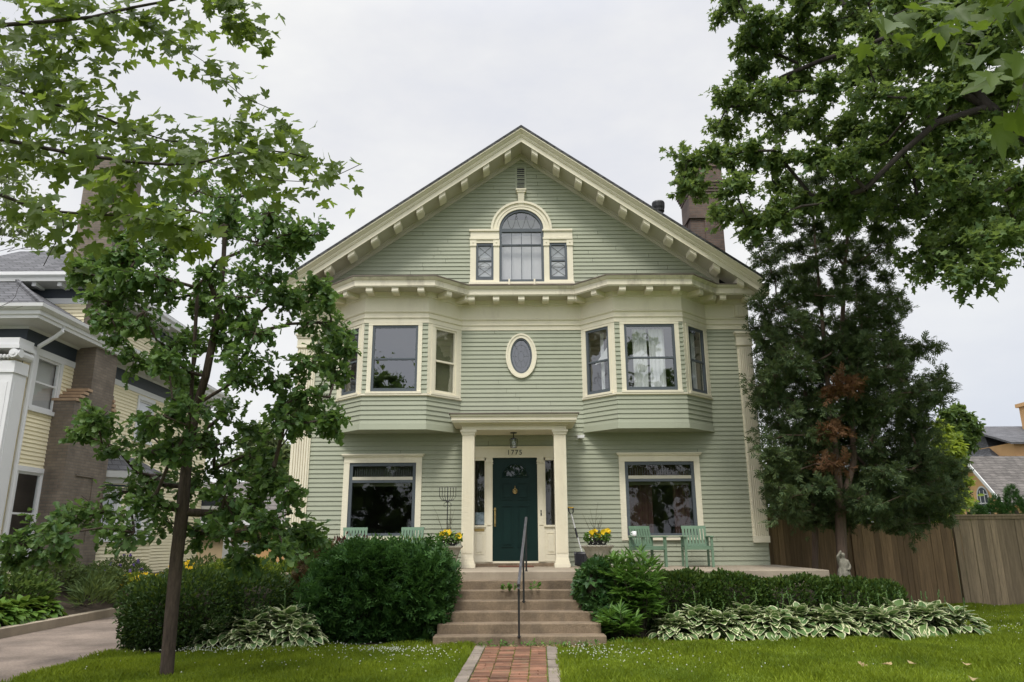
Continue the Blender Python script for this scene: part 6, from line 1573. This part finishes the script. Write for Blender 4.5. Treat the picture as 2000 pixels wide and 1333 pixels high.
def keepL(X, Y): return (X < path_cx(Y)-.63) & (X > -5.97) & (Y < np.interp(X, [-5.9, -5.0, -4.4, -3.4, -1.3, -.5], [11.75, 11.75, 12.25, 12.42, 12.5, 12.3]))
blades(75000, (-6, -.5, 8.6, 12.6, keepL), .035, .075, 'grass', 'grass')
blades(120000, (.5, 9.5, 8.6, 13.4, keepR), .035, .08, 'grass', 'grass')
blades(60000, (8.0, 15.5, 11.0, 19.0, keepR), .04, .085, 'grass', 'grass', .007)
blades(30000, (-9, 12, 4.5, 8.6, lambda X, Y: ((X > path_cx(Y)+.63) | (X < path_cx(Y)-.63)) & (X > -5.97)), .035, .075, 'grass', 'grass')
def clover(n, name, keep, reg, cl, r0=.011):
    pts = []
    for cx, cy, sx, sy, f in cl:
        k = int(n*f); pts.append(np.stack([RNG.normal(cx, sx, k), RNG.normal(cy, sy, k)], 1))
    p = np.concatenate(pts); p = p[keep(p[:, 0], p[:, 1])]; k = len(p); z_ = RNG.uniform(.06, .10, k)
    lv = Leaves(); oc = ([(1, 0, 0), (-1, 0, 0), (0, 1, 0), (0, -1, 0), (0, 0, 1), (0, 0, -1)], [(0, 2, 4), (2, 1, 4), (1, 3, 4), (3, 0, 4), (2, 0, 5), (1, 2, 5), (3, 1, 5), (0, 3, 5)])
    lv.scatter(oc, np.stack([p[:, 0], p[:, 1], z_], 1), np.tile((0, 0, 1.), (k, 1)), np.tile((0, 1., 0), (k, 1)), r0*RNG.uniform(.6, 1.2, k))
    return tag(lv.build(name, LEAF['petal_white']), kind='stuff')
clover(620, 'clover_flowers', keepL, None, [(-4.3, 11.55, .55, .14, .28), (-3.2, 12.1, .5, .10, .18), (-1.7, 11.55, .35, .12, .30), (-2.5, 10.8, 1.4, .6, .16), (-1.2, 10.8, .4, .7, .08)], .0095)
clover(520, 'clover_flowers', keepR, None, [(1.1, 11.4, .35, .45, .22), (1.7, 10.6, .6, .6, .14), (9.3, 13.4, .8, .7, .40), (4, 11, 3, 1, .08), (10.5, 16, 1, 1.2, .15)], .0095)
lv = Leaves(); n = 900; X = np.concatenate([RNG.normal(1.9, .45, n//2), RNG.normal(-.95, .3, n//4), RNG.normal(.6, .7, n-n//2-n//4)]); Yv = np.concatenate([RNG.normal(12.35, .13, n//2), RNG.normal(12.2, .12, n//4), RNG.normal(12.15, .05, n-n//2-n//4)])
lv.scatter(T_OVATE, np.stack([X, Yv, RNG.uniform(.008, .035, n)], 1), rand_dirs(n)+np.array((0, 0, 1.5)), rand_dirs(n)*np.array((1, 1, .25)), RNG.uniform(.03, .06, n)); tag(lv.build('wood_chips', LEAF['dry']), kind='stuff')
lv = Leaves(); n = 260; X = np.concatenate([RNG.uniform(-.6, 1.3, n-60), RNG.normal(1.6, .2, 60)]); Yv = np.concatenate([RNG.normal(12.17, .05, n-60), RNG.normal(12.4, .1, 60)])
lv.scatter(T_OVATE, np.stack([X, Yv, RNG.uniform(.01, .09, n)], 1), rand_dirs(n)*.5+np.array((0, -.3, 1)), rand_dirs(n)+np.array((0, -.3, .4)), RNG.uniform(.03, .065, n)); tag(lv.build('step_foot_weeds', LEAF['peony']), kind='stuff')
# small weeds between path bricks
lv = Leaves(); n = 420; Yv = RNG.uniform(9, 12.1, n); c = RNG.choice([-.545, -.46, -.23, 0, .23, .46, .54], n); lv.scatter(T_NEEDLE, np.stack([path_cx(Yv)+c+RNG.normal(0, .012, n), Yv, np.full(n, .012)], 1), rand_dirs(n), rand_dirs(n)*.6+np.array((0, 0, 1.)), RNG.uniform(.02, .05, n)); tag(lv.build('path_moss', LEAF['grass']), kind='stuff')
for i, (px, py) in enumerate([(1675, 1292), (1722, 1297), (1788, 1297), (1885, 1296), (1900, 1330)]):
    r_ = np.array([px-1000, 0]); Yg = 10.6-.0*i; p = at(px, py, 10.6); 
    # intersect the view ray with the lawn
    o = np.array((0, 0, CAM_Z)); d = p-o; q = o+d*(-CAM_Z+.07)/d[2]
    lv = Leaves(); lv.scatter(T_OAK, [q], rand_dirs(1)*.4+np.array((0, -.3, 1)), rand_dirs(1)*np.array((1, 1, .2)), [.15])
    tag(lv.build('fallen_leaf', LEAF['dry'], None, tuple(q)), ['dry fallen leaf on the right lawn, left-most of the row', 'dry fallen leaf second from the left on the right lawn', 'largest crumpled dry leaf on the right lawn', 'dry fallen leaf toward the right edge of the lawn', 'dry fallen leaf nearest the bottom right of the view'][i], 'leaf', 'fallen leaves on the lawn')
# ------------------------------------------------------------------ sky and sun
SUN_EL, SUN_AZ = 58, 192   # degrees; azimuth measured clockwise from +Y, so the sun is behind the camera
world = bpy.data.worlds.new('World'); SC.world = world; world.use_nodes = True
nt = world.node_tree; nt.nodes.clear()
out = nd(nt, 'ShaderNodeOutputWorld')
sky = nd(nt, 'ShaderNodeTexSky', sky_type='NISHITA', sun_disc=False, sun_elevation=R(SUN_EL), sun_rotation=R(SUN_AZ))
b1 = nd(nt, 'ShaderNodeBackground'); b1.inputs[1].default_value = .06; nt.links.new(sky.outputs[0], b1.inputs[0])
tc = nd(nt, 'ShaderNodeTexCoord'); sp = nd(nt, 'ShaderNodeSeparateXYZ'); nt.links.new(tc.outputs['Generated'], sp.inputs[0])
n = noise(nt, 1.5, 6, .6, vec=tc.outputs['Generated'], stretch=(1, 1, 2.2))
cc = ramp(nt, n, [(.30, (.475, .495, .555)), (.5, (.565, .57, .59)), (.66, (.645, .645, .635))])
mr = nd(nt, 'ShaderNodeMapRange', interpolation_type='SMOOTHSTEP'); mr.inputs[1].default_value = .60; mr.inputs[2].default_value = 1.0; mr.inputs[3].default_value = 1.0; mr.inputs[4].default_value = 3.7
nt.links.new(sp.outputs[2], mr.inputs[0])
mb_ = nd(nt, 'ShaderNodeMapRange', interpolation_type='SMOOTHSTEP'); mb_.inputs[1].default_value = .1; mb_.inputs[2].default_value = -.6; mb_.inputs[3].default_value = 1.0; mb_.inputs[4].default_value = 1.3
nt.links.new(sp.outputs[1], mb_.inputs[0])
mu = nd(nt, 'ShaderNodeMath', operation='MULTIPLY'); nt.links.new(mr.outputs[0], mu.inputs[0]); nt.links.new(mb_.outputs[0], mu.inputs[1])
mx_ = nd(nt, 'ShaderNodeMapRange', interpolation_type='SMOOTHSTEP'); mx_.inputs[1].default_value = .25; mx_.inputs[2].default_value = .75; nt.links.new(sp.outputs[0], mx_.inputs[0])
mz_ = nd(nt, 'ShaderNodeMapRange', interpolation_type='SMOOTHSTEP'); mz_.inputs[1].default_value = .45; mz_.inputs[2].default_value = .0; nt.links.new(sp.outputs[2], mz_.inputs[0])
mq_ = nd(nt, 'ShaderNodeMath', operation='MULTIPLY'); nt.links.new(mx_.outputs[0], mq_.inputs[0]); nt.links.new(mz_.outputs[0], mq_.inputs[1])
cc = mixcol(nt, mq_.outputs[0], cc, (.41, .45, .53))   # a bluer bank of cloud low on the right
b2 = nd(nt, 'ShaderNodeBackground'); nt.links.new(cc, b2.inputs[0]); nt.links.new(mu.outputs[0], b2.inputs[1])
mx = nd(nt, 'ShaderNodeMixShader'); mx.inputs[0].default_value = .93
nt.links.new(b1.outputs[0], mx.inputs[1]); nt.links.new(b2.outputs[0], mx.inputs[2]); nt.links.new(mx.outputs[0], out.inputs[0])
sd = bpy.data.lights.new('sun', 'SUN'); sd.energy = 1.5; sd.angle = R(14); sd.color = (1.0, .96, .88)
so = bpy.data.objects.new('sun', sd); COL.objects.link(so); so.location = (0, -10, 30)
so.rotation_euler = (R(90-SUN_EL), 0, R(180-SUN_AZ)+math.pi*0)
dirv = Vector((math.sin(R(SUN_AZ))*math.cos(R(SUN_EL)), math.cos(R(SUN_AZ))*math.cos(R(SUN_EL)), math.sin(R(SUN_EL))))
so.rotation_euler = (-dirv).to_track_quat('-Z', 'Y').to_euler()
vs = SC.view_settings; vs.view_transform = 'Standard'; vs.look = 'None'; vs.exposure = 0.62; vs.gamma = 1.0
SC.cycles.max_bounces = 8; SC.cycles.transparent_max_bounces = 12; SC.cycles.diffuse_bounces = 5; SC.cycles.glossy_bounces = 3; SC.cycles.transmission_bounces = 4
SC.cycles.use_denoising = True
